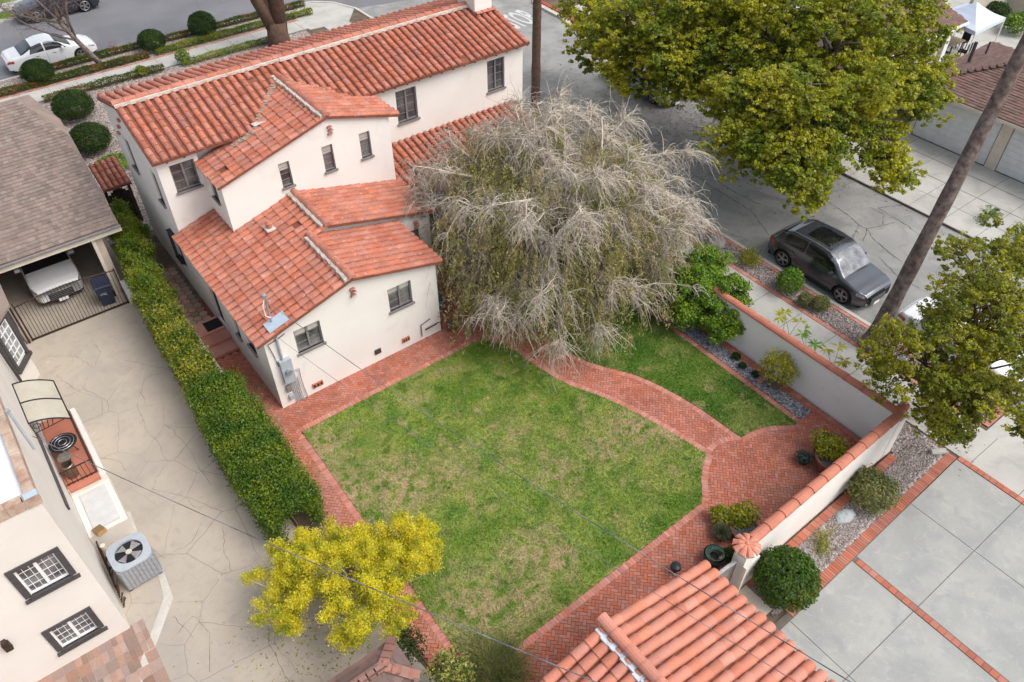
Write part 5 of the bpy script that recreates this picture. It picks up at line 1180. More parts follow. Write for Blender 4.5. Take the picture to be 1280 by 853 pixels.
sed = dict(L=4.9, W=1.85, wheels=(-1.40, 1.46), wr=.33, belt=[(-2.45, .78), (-2.3, .88), (-1.2, .93), (.8, .90), (1.9, .82), (2.3, .70), (2.45, .56)],
           top=[(-2.45, .80), (-2.3, .96), (-1.75, 1.04), (-1.55, 1.08), (-.95, 1.36), (-.4, 1.46), (.1, 1.45), (.45, 1.36), (1.15, .98), (1.9, .86), (2.3, .72), (2.45, .57)],
           topw=[(-2.45, .92), (-1.7, .86), (-1.0, .72), (.3, .74), (1.1, .86), (2.45, .9)], glass=dict(front=(.36, 1.10), rear=(-1.62, -.92), side=[(-1.15, -.36, .2, 0), (-.28, .82, 0, -.42)]), mirror=.62, headlight=(2.0, 2.38))
car('white_sedan', 'white sedan parked at the kerb by the low hedges in the top left corner', (1.25, 33.68, -.1), R(0), p_white, sed)
car('white_sedan', 'white car mostly hidden under the bushy tree at the right edge', (20.55, -12.6, -.095), R(-91), p_white, sed)
car('pale_blue_car', 'pale blue grey car glimpsed beneath the large tree across the side street', (26.3, 9.6, -.095), R(-90), p_blue, sed)
trk = dict(suv); trk.update(dict(L=5.0, W=1.95, wheels=(-1.5, 1.5), wr=.40, ws=car_glass, extra=[], sunroof=None))
car('black_pickup', 'black truck with bright alloy wheels parked across the street behind the bare tree', (3.55, 41.2, -.1), R(180), p_black, trk)

# ---------------- trees ----------------
def blobs(L): return [(tuple(at(px, py, z)), (r_, r_, r_*.85), wg) for px, py, z, r_, wg in L]

def palm_trunk(name, label, pts, rad, m, seg=30):
    pts = [Vector(p) for p in pts]; t = thing(name, label, 'palm tree', pts[0]); P = []; r_ = []
    tot = len(pts)-1
    for i in range(seg+1):
        f = i/seg*tot; k = min(int(f), tot-1); P.append(pts[k].lerp(pts[k+1], f-k)); rr = rad[k]+(rad[k+1]-rad[k])*(f-k); r_.append(rr*(1+.03*math.sin(i*2.3)+RNG.normal()*.012))
    mb = MB(); mb.tube(P, r_, 18); o = mb.build('trunk', m, t, smooth=True)
    # crown of fronds high above
    T = pts[-1]; V = []
    for i in range(34):
        a = random.random()*6.28; el = random.uniform(-.5, 1.1); Lf = 2.6
        for j in range(14):
            s_ = (j+1)/14; x = Lf*s_; z = math.sin(el)*x-.55*s_*s_*1.8; h_ = math.cos(el)*x; c = T+Vector((math.cos(a)*h_, math.sin(a)*h_, z+.2)); side = Vector((-math.sin(a), math.cos(a), 0)); dn = Vector((0, 0, -.25)); wv = .45*(1-s_*.5)
            for sg in (-1, 1): V += [c, c+side*sg*wv*.5+dn*.3+Vector((math.cos(a)*.1, math.sin(a)*.1, 0)), c+side*sg*wv+dn, c+side*sg*wv*.5+dn*.6]
    npbuild('fronds', np.array([list(v) for v in V]), f_palm, t); return t
palm_trunk('palm_tree', 'leaning ringed palm trunk rising from the parkway beside the dark SUV', [(18.35, -10.3, -.03), (18.5, -10.27, .6), (18.72, -10.22, 1.6), (20.3, -9.95, 6.2), (22.2, -9.55, 10.6), (25.3, -9.0, 16)], [.50, .35, .27, .235, .21, .19], bark_palm)
palm_trunk('palm_tree', 'straight dark brown palm trunk standing behind the big drooping tree', [(18.6, 9.7, -.03), (18.6, 9.7, 8), (18.6, 9.7, 17)], [.24, .19, .17], bark_dark)
# pine with forked trunk beyond the ridge
pn = thing('forked_pine', 'thick rough barked tree trunk forking upward behind the main roof ridge', 'tree', (12.6, 26.9, -.03))
mb = MB(); mb.tube([(12.6, 26.9, -.05), (12.65, 26.95, .8), (12.7, 27.0, 1.5)], [.75, .62, .58], 14); mb.tube([(12.8, 27, .9), (13.1, 27.1, 4.0), (13.3, 27.2, 8), (13.2, 27.3, 12)], [.5, .44, .36, .25], 12)
mb.tube([(12.5, 27, 1.1), (11.9, 27.2, 2.9), (11.3, 27.5, 5.5), (11.0, 27.6, 8), (10.9, 27.6, 11)], [.42, .34, .28, .22, .15], 10); mb.tube([(12.4, 27.1, 1.6), (12.3, 27.5, 4), (12.3, 27.8, 8), (12.3, 27.8, 11)], [.3, .26, .2, .14], 9); mb.build('trunk', bark_dark, pn, smooth=True)
P = np.concatenate([ellipsoid_pts(c, (2.2, 2.2, 1.5), 14, .3) for c in ((13.2, 27.3, 16.2), (10.9, 27.6, 15.8), (12.3, 28, 17.5))]); npbuild('crown', leaves(P, np.full(len(P), .8), 120, .16), f_camphor, pn)
# bare tree on the parkway, top left
bt = thing('bare_tree', 'small leafless grey tree with a few rusty leaves on the parkway by the white sedan', 'tree', (3.3, 31.15, -.02)); mb = MB()
P0 = Vector((3.3, 31.15, -.02)); pk = limb(mb, P0, P0+Vector((-1.35, -.6, 3.0)), .17, .11, 9, 5, .04); tips = []
pf = pk[-1]
for k in range(11):
    a = 2*math.pi*k/11; e = pf+Vector((math.cos(a)*2.0-.5, math.sin(a)*1.6, 1.1+random.random()*1.5)); q = limb(mb, pk[random.randint(3, 5)], e, .07, .022, 6, 4, .2); tips += q[2:]
tw_ = MB()
for q in tips:
    for j in range(7):
        d = Vector(RNG.normal(size=3)).normalized()*random.uniform(.5, 1.4); d.z = abs(d.z)*.4-.15; r_ = limb(tw_, q, q+d, .014, .004, 3, 3, .3)
        for k in range(3): d2 = Vector(RNG.normal(size=3))*.35; tw_.tube([r_[2], r_[2]+d2], [.006, .003], 3, False)
o = mb.build('trunk', bark_grey, bt, smooth=True); tw_.build('twigs', mat('twig_grey', (.16, .13, .12), .9, .2, 4), bt)
cl = pf+Vector((1.2, -.6, .8)); npbuild('dry_leaves', leaves(np.array([list(q+Vector((.5, -.2, 0))) for q in tips]), np.full(len(tips), .55), 4, .10), f_brown, bt)

# the two large street trees across the side street
tree('street_tree', 'large yellow green tree across the side street overhanging the top centre', 'tree', (28.3, 8.9, -.02),
     blobs([(757, 45, 3.9, 1.9, .7), (795, 80, 3.6, 1.9, .8), (850, 45, 5.2, 2.5, 1.1), (905, 70, 4.8, 2.2, .9), (805, 20, 5.4, 2.4, .9), (925, 115, 4.2, 1.5, .5), (735, 12, 4.2, 1.6, .5), (885, 5, 6.6, 2.4, .8), (850, 95, 4.0, 1.5, .45)]), f_camphor, bark_grey, 2.6, .42, clumps=60, per=400, size=.105, spread=.56, branches=9)
tree('street_tree', 'large golden green tree overhanging the side street beside the opposite garage', 'tree', (28.3, -.6, -.02),
     blobs([(965, 55, 5.6, 2.4, .9), (1045, 45, 6.2, 2.7, 1.1), (1110, 60, 5.4, 2.3, .9), (945, 135, 4.6, 1.9, .7), (1000, 125, 5.2, 2.2, 1.0), (1070, 125, 5.0, 2.1, .9), (1130, 125, 4.4, 1.8, .7), (925, 180, 3.9, 1.2, .4), (985, 190, 4.0, 1.5, .6), (1008, 232, 3.4, .9, .28), (1030, 195, 4.0, 1.0, .3), (1105, 190, 3.6, .9, .25), (1118, 215, 3.2, .6, .15), (1150, 105, 4.6, 1.3, .4), (1005, 5, 6.8, 2.6, .8), (920, 20, 6, 2.2, .7), (1100, 10, 6.5, 2.2, .7)]), f_camphor, bark_grey, 2.8, .42, clumps=60, per=380, size=.105, spread=.54, branches=7)
# near right street tree
tree('bushy_street_tree', 'bushy olive green street tree covering the corner of the garden walls', 'tree', (17.2, -13.6, -.02),
     [((14.9, -13.1, 3.6), (1.7, 1.6, 1.45), 1.0), ((16.4, -13.5, 4.7), (1.7, 1.5, 1.3), .8), ((14.6, -14.4, 3.2), (1.5, 1.1, 1.1), .7), ((17.5, -12.9, 4.4), (1.6, 1.3, 1.3), .6), ((18.9, -12.3, 4.9), (1.5, 1.3, 1.2), .6), ((15.4, -15.6, 3.9), (1.5, 1.2, 1.0), .5), ((17.6, -14.9, 4.6), (1.2, 1.0, .9), .30)],
     f_olive, bark_dark, 1.4, .16, clumps=58, per=420, size=.065, spread=.38, branches=11)

# drooping, half bare pepper tree in the garden
def pepper_tree():
    t = thing('drooping_tree', 'huge drooping tree with pale bare twigs and olive foliage beside the entry', 'tree', (11.7, -.1, 0)); B = Vector((11.7, -.1, 0)); mb = MB(); limb(mb, B, B+Vector((-.1, .1, 2.2)), .38, .30, 12, 6, .05); F = B+Vector((-.1, .1, 2.2))
    C0 = Vector((11.55, .1, 1.25)); RX, RY, RZ = 5.4, 5.8, 5.5; nodes = []
    for k in range(32):
        a = 2*math.pi*k*.381966+random.uniform(-.2, .2); e = R((12, 28, 45, 62, 78)[k % 5]+random.uniform(-8, 8))
        tip = C0+Vector((math.cos(a)*math.cos(e)*RX, math.sin(a)*math.cos(e)*RY, math.sin(e)*RZ))
        q = limb(mb, F, tip, .12, .02, 7, 7, .12); nodes += [q[4], q[5], q[6], q[7]]
        for j in range(9):
            d = Vector((math.cos(a+random.uniform(-1.3, 1.3)), math.sin(a+random.uniform(-1.3, 1.3)), random.uniform(-.35, .45)))*random.uniform(.7, 1.7)
            s_ = q[random.randint(3, 6)]; w_ = limb(mb, s_, s_+d, .03, .010, 5, 4, .25); nodes += [w_[-1], w_[2]]
    tw = MB(); N = len(nodes); cen = C0+Vector((0, 0, 1)); big = []
    for px, py, z in ((650, 395, 1.9), (700, 425, 1.6), (745, 405, 1.8), (600, 330, 2.6), (560, 250, 3.2), (595, 165, 4.6), (650, 130, 5.6), (700, 120, 5.9), (780, 150, 5.6), (855, 190, 4.6), (850, 260, 3.6), (820, 320, 2.7), (690, 300, 4.4), (620, 240, 4.8), (740, 215, 5.8)):
        tip = Vector(at(px, py, z)); q = limb(mb, F, tip, .09, .016, 6, 7, .16); big += [q[-1], q[-1], q[6]]; nodes += [q[5]]
    for nd in big+nodes:
        o = (nd-cen); o.z *= .4; o = o.normalized() if o.length > .1 else Vector((1, 0, 0)); isb = any(nd is b_ for b_ in big); star = isb or random.random() < .28; cnt = 20 if isb else random.randint(12, 20) if star else 6
        for j in range(cnt):
            d = (o*random.uniform(.1, 1.3)+Vector(RNG.normal(size=3))*.62); d.z = random.uniform(-.1, .5); d = d.normalized(); L = random.uniform(.35, 1.1)*(1.55 if isb else 1.2 if star else .9); p = nd.copy(); pts = [p.copy()]
            for s_ in range(6): d = (d+Vector((0, 0, -.20-.04*s_))+Vector(RNG.normal(size=3))*.22).normalized(); p = p+d*L/5; pts.append(p.copy())
            pts = [q for q in pts if q.z > .1]
            if len(pts) < 3: continue
            tw.tube(pts, [.0095-.0065*i/len(pts) for i in range(len(pts))], 3, False)
            if True:
                for q in pts[1:5:(1 if star else 2)]:
                    dd = Vector(RNG.normal(size=3))*.17; tw.tube([q, q+dd*.6, q+dd+Vector((0, 0, -.10))], [.0055, .0045, .003], 3, False)
    # foliage strands
    V = []; S_ = []
    for k in range(4500):
        d = RNG.normal(size=3); d /= np.linalg.norm(d); d[2] = abs(d[2]); rr = random.uniform(.62, 1.0); bump_ = 1+.10*math.sin(d[0]*9+2)*math.cos(d[1]*8)
        a = math.atan2(d[1], d[0]); p = np.array([C0.x+d[0]*RX*rr*bump_, C0.y+d[1]*RY*rr*bump_, C0.z+d[2]*RZ*rr*.94]); L = random.uniform(.35, 1.15)
        if p[2] < (1.3 if (p[0]-C0.x)-(p[1]-C0.y) > 2.5 else .8): continue
        if math.sin(p[0]*1.7+1)*math.sin(p[1]*1.9+.5)+math.sin(p[0]*.9-p[1]*1.3) < -.8: continue
        n = 40; s_ = RNG.random(n)[:, None]; dr = np.array([d[0]*.35, d[1]*.35, -1.0]); q = p+dr*s_*L+RNG.normal(size=(n, 3))*.055; S_.append(q)
    q = np.concatenate(S_); q = q[q[:, 2] > .08]; n = len(q); a = RNG.normal(size=(n, 3))*.5+np.array([0, 0, -.8]); a /= np.linalg.norm(a, axis=1)[:, None]; b = np.cross(a, RNG.normal(size=(n, 3))); b /= np.linalg.norm(b, axis=1)[:, None]
    s = (.6+.8*RNG.random(n))[:, None]; a = a*.06*s; b = b*.019*s; V = np.stack([q-a, q-b, q+a, q+b], 1).reshape(-1, 3)
    mb.build('trunk', twig_pale, t, smooth=True); tw.build('twigs', twig_pale, t); npbuild('crown', V, f_pepper, t); return t
pepper_tree()
# yellow shrub
def spray_bush(name, label, base, lobes, m, n=900, size=.05, L=.9, stemm=None):
    t = thing(name, label, 'bush', base); B = Vector(base); V = []; st_ = MB()
    for c, r_, cnt in lobes:
        c = Vector(c)
        for k in range(cnt):
            d = RNG.normal(size=3); d /= np.linalg.norm(d); d[2] = abs(d[2])*.9+.05; tip = np.array(c)+d*np.array(r_)*random.uniform(.75, 1.08); root = np.array(c)*1.0-np.array([0, 0, r_[2]*.4])
            ax = tip-root; q = RNG.random((n, 1))**.6; p = tip-ax/np.linalg.norm(ax)*L*(1-q)*random.uniform(.5, 1)+RNG.normal(size=(n, 3))*(.035+.09*(1-q)*1.0+.03); V.append(p)
            if k % 5 == 0: limb(st_, B+Vector(RNG.normal(size=3))*.1, Vector(tip), .03, .008, 5, 4, .1)
    q = np.concatenate(V); n2 = len(q); nr = RNG.normal(size=(n2, 3))+np.array([0, 0, .6]); a = np.cross(nr, RNG.normal(size=(n2, 3))); a /= np.linalg.norm(a, axis=1)[:, None]; b = np.cross(nr, a); b /= np.linalg.norm(b, axis=1)[:, None]; s = size*(.6+.8*RNG.random(n2))[:, None]
    npbuild('foliage', np.stack([q-a*s*.6, q-b*s*.3, q+a*s*.6, q+b*s*.3], 1).reshape(-1, 3), m, t); st_.build('stem', stemm or bark_grey, t); return t
spray_bush('golden_bush', 'bright yellow feathery bush between the cracked driveway and the lawn corner', (-1.5, -7.6, 0),
           [((-.35, -8.0, 1.55), (1.3, 1.2, 1.0), 44), ((-2.0, -7.2, 1.55), (1.3, 1.25, 1.0), 42), ((-1.6, -8.8, 1.5), (1.25, 1.2, .9), 42), ((-3.1, -7.4, 1.2), (1.1, .85, .65), 20), ((.2, -8.0, 1.4), (1.0, .95, .85), 20), ((-2.8, -6.4, 1.2), (.95, .85, .7), 15)], f_yellow, n=850, size=.042, L=.9, stemm=twig_pale)
# hedge along the driveway
def hedge(name, label, path, w_, hs, m, n, size, cat='hedge', rag=.10):
    t = thing(name, label, cat, (*path[0], 0)); V = []; P = [Vector(p) for p in path]; seg = [(b-a).length for a, b in zip(P[:-1], P[1:])]; tot = sum(seg); st_ = MB()
    for k in range(n):
        s_ = random.random()*tot; i = 0
        while s_ > seg[i]: s_ -= seg[i]; i += 1
        f = s_/seg[i]; c = P[i].lerp(P[i+1], f); h = hs[i]+(hs[i+1]-hs[i])*f; ww = (w_[i]+(w_[i+1]-w_[i])*f) if hasattr(w_, '__len__') else w_; d = (P[i+1]-P[i]).normalized(); nn = Vector((-d.y, d.x))
        topf = random.random() < .58; th0 = round(random.random()*2)/2; e = 1+.09*math.sin(c.y*6.3+th0*4)*math.sin(c.y*2.9)+.12*math.sin(c.x*3.1+c.y*2.3)*math.sin(c.y*1.7)+.10*math.sin(c.y*4.7+th0*9)+random.gauss(0, rag)-.3*random.random()**3
        sx = random.uniform(-1, 1) if topf else math.copysign(1, random.random()-.5); sz = (1-.22*abs(sx)**3) if topf else random.uniform(.04, .95)
        V.append((c.x+nn.x*sx*ww/2*e, c.y+nn.y*sx*ww/2*e, max(.03, h*sz*(.5+.5*e))))
    for i, (a, b) in enumerate(zip(P[:-1], P[1:])):
        for k in range(max(1, int(seg[i]/.5))): c = a.lerp(b, (k+.5)/max(1, int(seg[i]/.5))); limb(st_, (c.x, c.y, 0), (c.x+random.uniform(-.2, .2), c.y+random.uniform(-.2, .2), hs[i]*.8), .035, .012, 5, 3)
    st_.tube([(q.x, q.y, .03) for q in P], .035, 5)
    p = np.array(V); n2 = len(p); nr = RNG.normal(size=(n2, 3))*.8+np.array([0, 0, .5]); a = np.cross(nr, RNG.normal(size=(n2, 3))); a /= np.linalg.norm(a, axis=1)[:, None]; b = np.cross(nr, a); b /= np.linalg.norm(b, axis=1)[:, None]; s = size*(.6+.8*RNG.random(n2))[:, None]
    npbuild('foliage', np.stack([p-a*s*.6, p-b*s*.4, p+a*s*.6, p+b*s*.4], 1).reshape(-1, 3), m, t); st_.build('stem', bark_dark, t); return t
spray_bush('feathery_conifer_hedge', 'tall feathery green conifer hedge beside the carport gate', (-1.6, 8.5, 0), [((-1.68+.065*k+random.uniform(-.12, .12), 6.3+.62*k, 1.4+.12*math.sin(k*2.1)), (.78-.02*k, .66, 1.15+.15*math.sin(k*1.7)), 15) for k in range(10)], f_hedge, n=620, size=.055, L=.9, stemm=bark_dark)
hedge('yellow_leaf_hedge', 'clipped yellow green hedge in the middle of the driveway edge', [(-1.85, 1.3), (-1.8, 4.0), (-1.7, 6.6)], [1.0, 1.0, 1.0], [1.75, 1.85, 1.9], f_lime if False else f_varieg if False else foliage('leaf_golden_hedge', (.13, .19, .02), (.36, .36, .04), scale=1.8), 40000, .06, rag=.12)
hedge('green_hedge', 'dense mid green hedge between the cracked driveway and the lawn path', [(-1.7, -5.0), (-1.75, -2.0), (-1.7, 1.2)], [1.45, 1.5, 1.35], [1.55, 1.75, 1.7], f_hedge_dark, 70000, .055, rag=.12)
# top left low hedges on the parkway and front
def low_hedge(label, x0, x1, y, h=.34, w_=.36, m=None, n=5200): hedge('low_hedge', label, [(x0, y), ((x0+x1)/2, y), (x1, y)], w_, [h, h*1.1, h], m or f_red, int(n*1.5), .06, rag=.12)
low_hedge('low clipped hedge along the kerb right beside the white sedan', -.9, 5.9, 32.15); low_hedge('low hedge along the kerb between the second round shrub and the forked pine', 7.4, 16.8, 32.1, n=6500)
low_hedge('low hedge on the sidewalk side of the parkway near the bare tree', -2.5, 5.9, 30.5, n=7000); low_hedge('low hedge on the sidewalk side of the parkway passing the forked pine', 6.3, 16.6, 30.55, m=f_hedge, n=7500)
low_hedge('sparse weedy hedge on the house side of the sidewalk', -.6, 6.0, 28.25, .35, .5, n=3200); low_hedge('scattered weeds between the sidewalk and the back roof eave', 7.0, 13.0, 28.1, .3, .5, m=f_hedge, n=2500)
def rshrub(label, x, y, r, h, m, n=2600, size=.055, **k): return shrub('round_shrub', label, 'shrub', (x, y, 0), r, m, n, size, h=h, **k)
gs = 'clipped round shrubs of the front yard'
rshrub('round dark shrub behind the tail of the white sedan', -.05, 31.0, .85, .62, f_dark, 11000, .05, rag=.03, group=gs); rshrub('round dark shrub in the parkway left of the other one beside the street', 6.45, 31.25, .8, .6, f_dark, 11000, .05, rag=.03, group=gs)
rshrub('round dark shrub in the parkway nearest the forked pine', 9.65, 31.3, .85, .75, f_dark, 11000, .05, rag=.03, group=gs); rshrub('ball shaped shrub on the gravel nearest the sidewalk', .35, 25.3, 1.0, .72, f_dark, 13000, .055, rag=.03, group=gs)
rshrub('ball shaped shrub on the gravel beside the gable wall of the house', .0+.05, 21.3, .95, .7, f_dark, 13000, .055, rag=.03, group=gs)
shrub('weed_clump', 'small upright weed beside the sidewalk above the back eave', 'plant', (4.7, 28.2, 0), .32, f_hedge, 500, .08, h=.3); shrub('weed_clump', 'taller upright weed beside the sidewalk nearer the forked pine', 'plant', (7.2, 28.3, 0), .4, f_hedge, 600, .08, h=.42)
shrub('ground_cover_patch', 'low green ground cover below the round shrub at the gable wall', 'plant', (.4, 19.3, 0), .9, f_green, 1500, .07, h=.16)
tag(MB().lathe([(.0, .0), (.42, .02), (.38, .2), (.2, .3), (0, .32)], (4.1, 30.9, -.02), 9).build('boulder', rock_m), 'small pale boulder beside the bare tree trunk', 'rock')
# garden shrubs along the street wall
tree('rounded_evergreen', 'big glossy green evergreen with reddish buds against the street wall', 'shrub', (13.8, -5.2, 0), blobs([(862, 352, 1.5, 1.15, 1.1), (895, 365, 1.4, 1.1, 1.0), (905, 400, .95, .85, .7), (860, 385, .9, .8, .6), (880, 330, 1.7, .9, .7)]), f_green, bark_dark, .5, .08, clumps=50, per=240, size=.075, spread=.3, branches=6, zmin=.25)
spray_bush('airy_shrub', 'airy yellow green shrub with upright stems in the slate gravel by the street wall', (13.9, -9.4, 0), [((13.9, -9.4, .75), (.55, .65, .85), 60)], f_lime, n=42, size=.06, L=.5)
for i, (x, y, r_, lb_) in enumerate(((13.95, -7.7, .16, 'small tuft in the slate gravel nearest the glossy evergreen'), (13.75, -8.15, .14, 'middle small tuft in the slate gravel'), (13.8, -8.7, .13, 'small tuft in the slate gravel beside the clay disc'))): shrub('gravel_tuft', lb_, 'plant', (x, y, 0), r_, f_dark, 260, .05, h=.12)
tag(MB().lathe([(0, .03), (.1, .03), (.11, .06), (.07, .08), (0, .085)], (13.75, -9.0, 0), 14).build('clay_disc', terracotta), 'small round clay disc lying in the slate gravel', 'saucer')
# parkway shrubs by the dark suv
spray_bush('grassy_shrub', 'yellowish feathery shrub on the parkway behind the dark SUV tail', (18.6, -4.3, 0), [((18.6, -4.3, .3), (.42, .5, .38), 30)], f_lime, n=55, size=.05, L=.4)
rshrub('dense green rounded shrub on the parkway beside the dark SUV door', 18.45, -6.4, .5, .5, f_green, 2600, .06); rshrub('smaller sage shrub beside the green one on the parkway', 18.3, -7.35, .3, .25, f_grey, 1000, .05); rshrub('second small sage shrub closest to the palm on the parkway', 18.55, -7.85, .36, .28, f_grey, 1300, .05)
tag(MB().lathe([(0, 0), (.4, .0), (.36, .16), (.15, .26), (0, .27)], (18.6, -2.6, -.01), 9).build('boulder', rock_m), 'brown rock on the parkway beyond the grassy shrub', 'rock')
# weeds over the wall
for i, (x, y, lb_) in enumerate(((15.2, -8.6, 'leafy weed peeking over the coping beside the airy shrub'), (15.1, -9.6, 'leafy weed poking over the coping near the palm base'), (15.1, -10.6, 'broad leaved weed over the coping nearest the bushy tree'))):
    t = thing('tall_weed', lb_, 'plant', (x, y, 0)); V = []
    mb = MB()
    for k in range(4):
        a = random.random()*6.28; tp = Vector((x+math.cos(a)*.3, y+math.sin(a)*.4, 1.75+random.random()*.2)); limb(mb, (x, y, 0), tp, .012, .006, 4, 4)
        for j in range(7):
            b = random.random()*6.28; d = Vector((math.cos(b), math.sin(b), -.1)); s_ = Vector((-d.y, d.x, 0))*.045; V += [tp, tp+d*.14+s_, tp+d*.32, tp+d*.14-s_]
    npbuild('leaves', np.array([list(v) for v in V]), f_lime if i != 1 else f_green, t); mb.build('stem', f_green, t)
# below the angled wall
rshrub('round clipped boxwood beside the slab driveway and the wooden gate', 7.93, -14.55, .86, .74, f_box, 9000, .06, rag=.035)
rshrub('loose sage coloured shrub against the outside of the angled wall', 12.45, -14.2, .72, .52, f_grey, 5200, .055, lumps=14)
def boulder(lb_, x, y, r_, m=rock_blue):
    mb = MB(); ph = RNG.random(6)*6; vs = []
    for i in range(5):
        for j in range(10):
            a = 2*math.pi*j/10; f = math.cos(i/4*math.pi/2); rr = r_*f*(1+.18*math.sin(2*a+ph[0])+.1*math.sin(5*a+ph[1]+i)); vs.append((x+rr*math.cos(a)*1.25, y+rr*math.sin(a), -.01+r_*.7*math.sin(i/4*math.pi/2)*(1+.1*math.sin(a+ph[2]))))
    mb.add(vs, [(i*10+j, i*10+(j+1) % 10, (i+1)*10+(j+1) % 10, (i+1)*10+j) for i in range(4) for j in range(10)]); tag(mb.build('boulder', m), lb_, 'rock')
boulder('pale blue grey boulder between the sage shrub and the angled wall', 11.4, -14.15, .26); boulder('pale flat rock in the gravel beside the clipped boxwood', 9.0, -14.3, .17, rock_m); boulder('small tan rock beside the lime weed in the gravel', 10.5, -14.0, .12, rock_m)
tag(MB().tube([(15.55, -14.35, .08), (15.95, -14.6, .08)], .10, 10).build('concrete_log', conc_walk), 'short pale concrete log at the gravel corner by the brick band', 'edging')
spray_bush('lime_weed', 'sprawling lime yellow weed in the gravel outside the angled wall', (10.1, -14.3, 0), [((10.2, -14.2, .12), (.35, .2, .12), 10), ((9.85, -14.45, .1), (.2, .15, .1), 6)], f_lime, n=40, size=.05, L=.2)
t = thing('opposite_fern', 'feathery green palm plant at the edge of the opposite driveway', 'plant', (29.2, -8.6, 0)); V = []
for k in range(26):
    a = random.random()*6.28; el = random.uniform(.3, 1.2)
    for j in range(8):
        s_ = (j+1)/8; c = Vector((29.2+math.cos(a)*.8*s_*math.cos(el), -8.6+math.sin(a)*.8*s_*math.cos(el), .15+.8*s_*math.sin(el)-.35*s_*s_)); sd_ = Vector((-math.sin(a), math.cos(a), -.2))*.12
        for g_ in (-1, 1): V += [c, c+sd_*g_*.5+Vector((.02, 0, 0)), c+sd_*g_, c+sd_*g_*.4-Vector((.02, 0, .02))]
npbuild('fronds', np.array([list(v) for v in V]), f_palm, t); npbuild('crown_core', leaves(np.array([[29.2, -8.6, .2]]), [.2], 60, .06), f_palm, t)
c2 = copy_tree(t); c2.location = (28.9, -10.2, 0); c2['label'] = 'smaller feathery palm plant half hidden behind the bushy street tree'
rshrub('green leafy shrub at the corner of the opposite driveway', 29.6, 1.0, .75, .6, f_green, 2600, .09); shrub('round_shrub', 'upper leafy shrub beside the opposite walkway', 'shrub', (30.6, 1.7, 0), .7, f_green, 2400, .09, h=.6)
for i, (px, py, lb_) in enumerate(((1240, 28, 'dark shrub beside the red edging behind the canopy tent'), (1268, 42, 'spiky dark shrub nearest the leaning palm top'))): q = at(px, py, 0); shrub('patio_shrub', lb_, 'shrub', (q.x, q.y, 0), .8, f_green if i else f_dark, 1300, .12, h=.6)
# shrubs at the bottom
spray_bush('variegated_shrub', 'variegated cream and green shrub by the brown shed roof', (-.75, -11.2, 0), [((-.75, -11.3, .9), (.55, .55, .75), 36)], f_varieg, n=60, size=.075, L=.5)
tag(npbuild('dark_twiggy_shrub', leaves(ellipsoid_pts((-1.2, -9.9, .7), (.55, .55, .6), 40, .2), np.full(40, .18), 40, .05), f_dark), 'dark twiggy shrub between the golden bush and the shed roof', 'shrub')
fb = thing('wispy_grass_bush', 'wispy grey green grassy bush at the bottom lawn corner', 'bush', (.3, -11.7, 0)); V = []
for k in range(4500):
    a = random.random()*6.28; el = random.uniform(.25, 1.3); L = random.uniform(.4, .95); b = Vector((.3+random.gauss(0, .25), -11.6+random.gauss(0, .25), 0)); tp = b+Vector((math.cos(a)*math.cos(el)*L, math.sin(a)*math.cos(el)*L, math.sin(el)*L*.8)); s_ = Vector((-math.sin(a), math.cos(a), 0))*.006; md = b.lerp(tp, .6)+Vector((0, 0, .08)); V += [b-s_, b+s_, md+s_, md-s_, md-s_, md+s_, tp+s_*.3, tp-s_*.3]
npbuild('blades', np.array([list(v) for v in V]), f_grey, fb)

# ---------------- pots and small things on the patio ----------------
clay = mat('pot_clay', (.22, .085, .05), .7, .15, 5, (.15, .06, .04)); dk_pot = mat('pot_dark', (.03, .032, .04), .5, .1, 5); soil = mat('potting_gravel', (.16, .16, .17), .95, .4, 30, (.05, .05, .055))
def pot(label, x, y, r_, h, m, plant=None, pr=.3, ph=.25, n=900, sz=.05, off=(0, 0)):
    t = thing('plant_pot', label, 'plant pot', (x, y, .012)); mb = MB(); mb.lathe([(0, 0), (r_*.72, 0), (r_*.95, h*.85), (r_*1.06, h*.86), (r_*1.06, h), (r_*.92, h), (r_*.90, h*.86), (0, h*.86)], n=24); mb.build('pot', m, t, world=False)
    mb = MB(); mb.lathe([(0, h*.88), (r_*.9, h*.88)], n=20); mb.build('soil', soil, t, world=False)
    if plant:
        d = RNG.normal(size=(n, 3)); d /= np.linalg.norm(d, axis=1)[:, None]; d[:, 2] = np.abs(d[:, 2]); rr = (.35+.7*RNG.random(n))[:, None]; L3 = RNG.normal(size=(7, 3)); L3 /= np.linalg.norm(L3, axis=1)[:, None]; rr = rr*(.7+.45*np.max(np.clip(d @ L3.T, 0, 1)**4, axis=1))[:, None]
        p = np.array([off[0], off[1], h])+d*rr*np.array([pr, pr, ph]); nr = d+RNG.normal(size=(n, 3))*.7+np.array([0, 0, .4]); a = np.cross(nr, RNG.normal(size=(n, 3))); a /= np.linalg.norm(a, axis=1)[:, None]; b = np.cross(nr, a); b /= np.linalg.norm(b, axis=1)[:, None]; s = sz*(.6+.8*RNG.random(n))[:, None]
        npbuild('plant', np.stack([p-a*s*.6, p-b*s*.45, p+a*s*.6, p+b*s*.45], 1).reshape(-1, 3), plant, t, world=False)
    return t
pot('large brown clay pot with yellow green shrub in the wall corner', 12.45, -12.72, .46, .56, clay, f_lime, .6, .5, 3000, .06, (.2, .32))
pot('dark glazed pot tucked behind the large clay pot', 12.85, -12.15, .26, .45, dk_pot, f_green, .3, .25, 500, .05)
pot('small black pot with dark blue green plant beside the large clay pot', 12.05, -12.1, .17, .22, dk_pot, mat('leaf_blue', (.05, .09, .07), .6, .1, 3, (.1, .14, .13), island=.4, leaf=True), .3, .3, 800, .045)
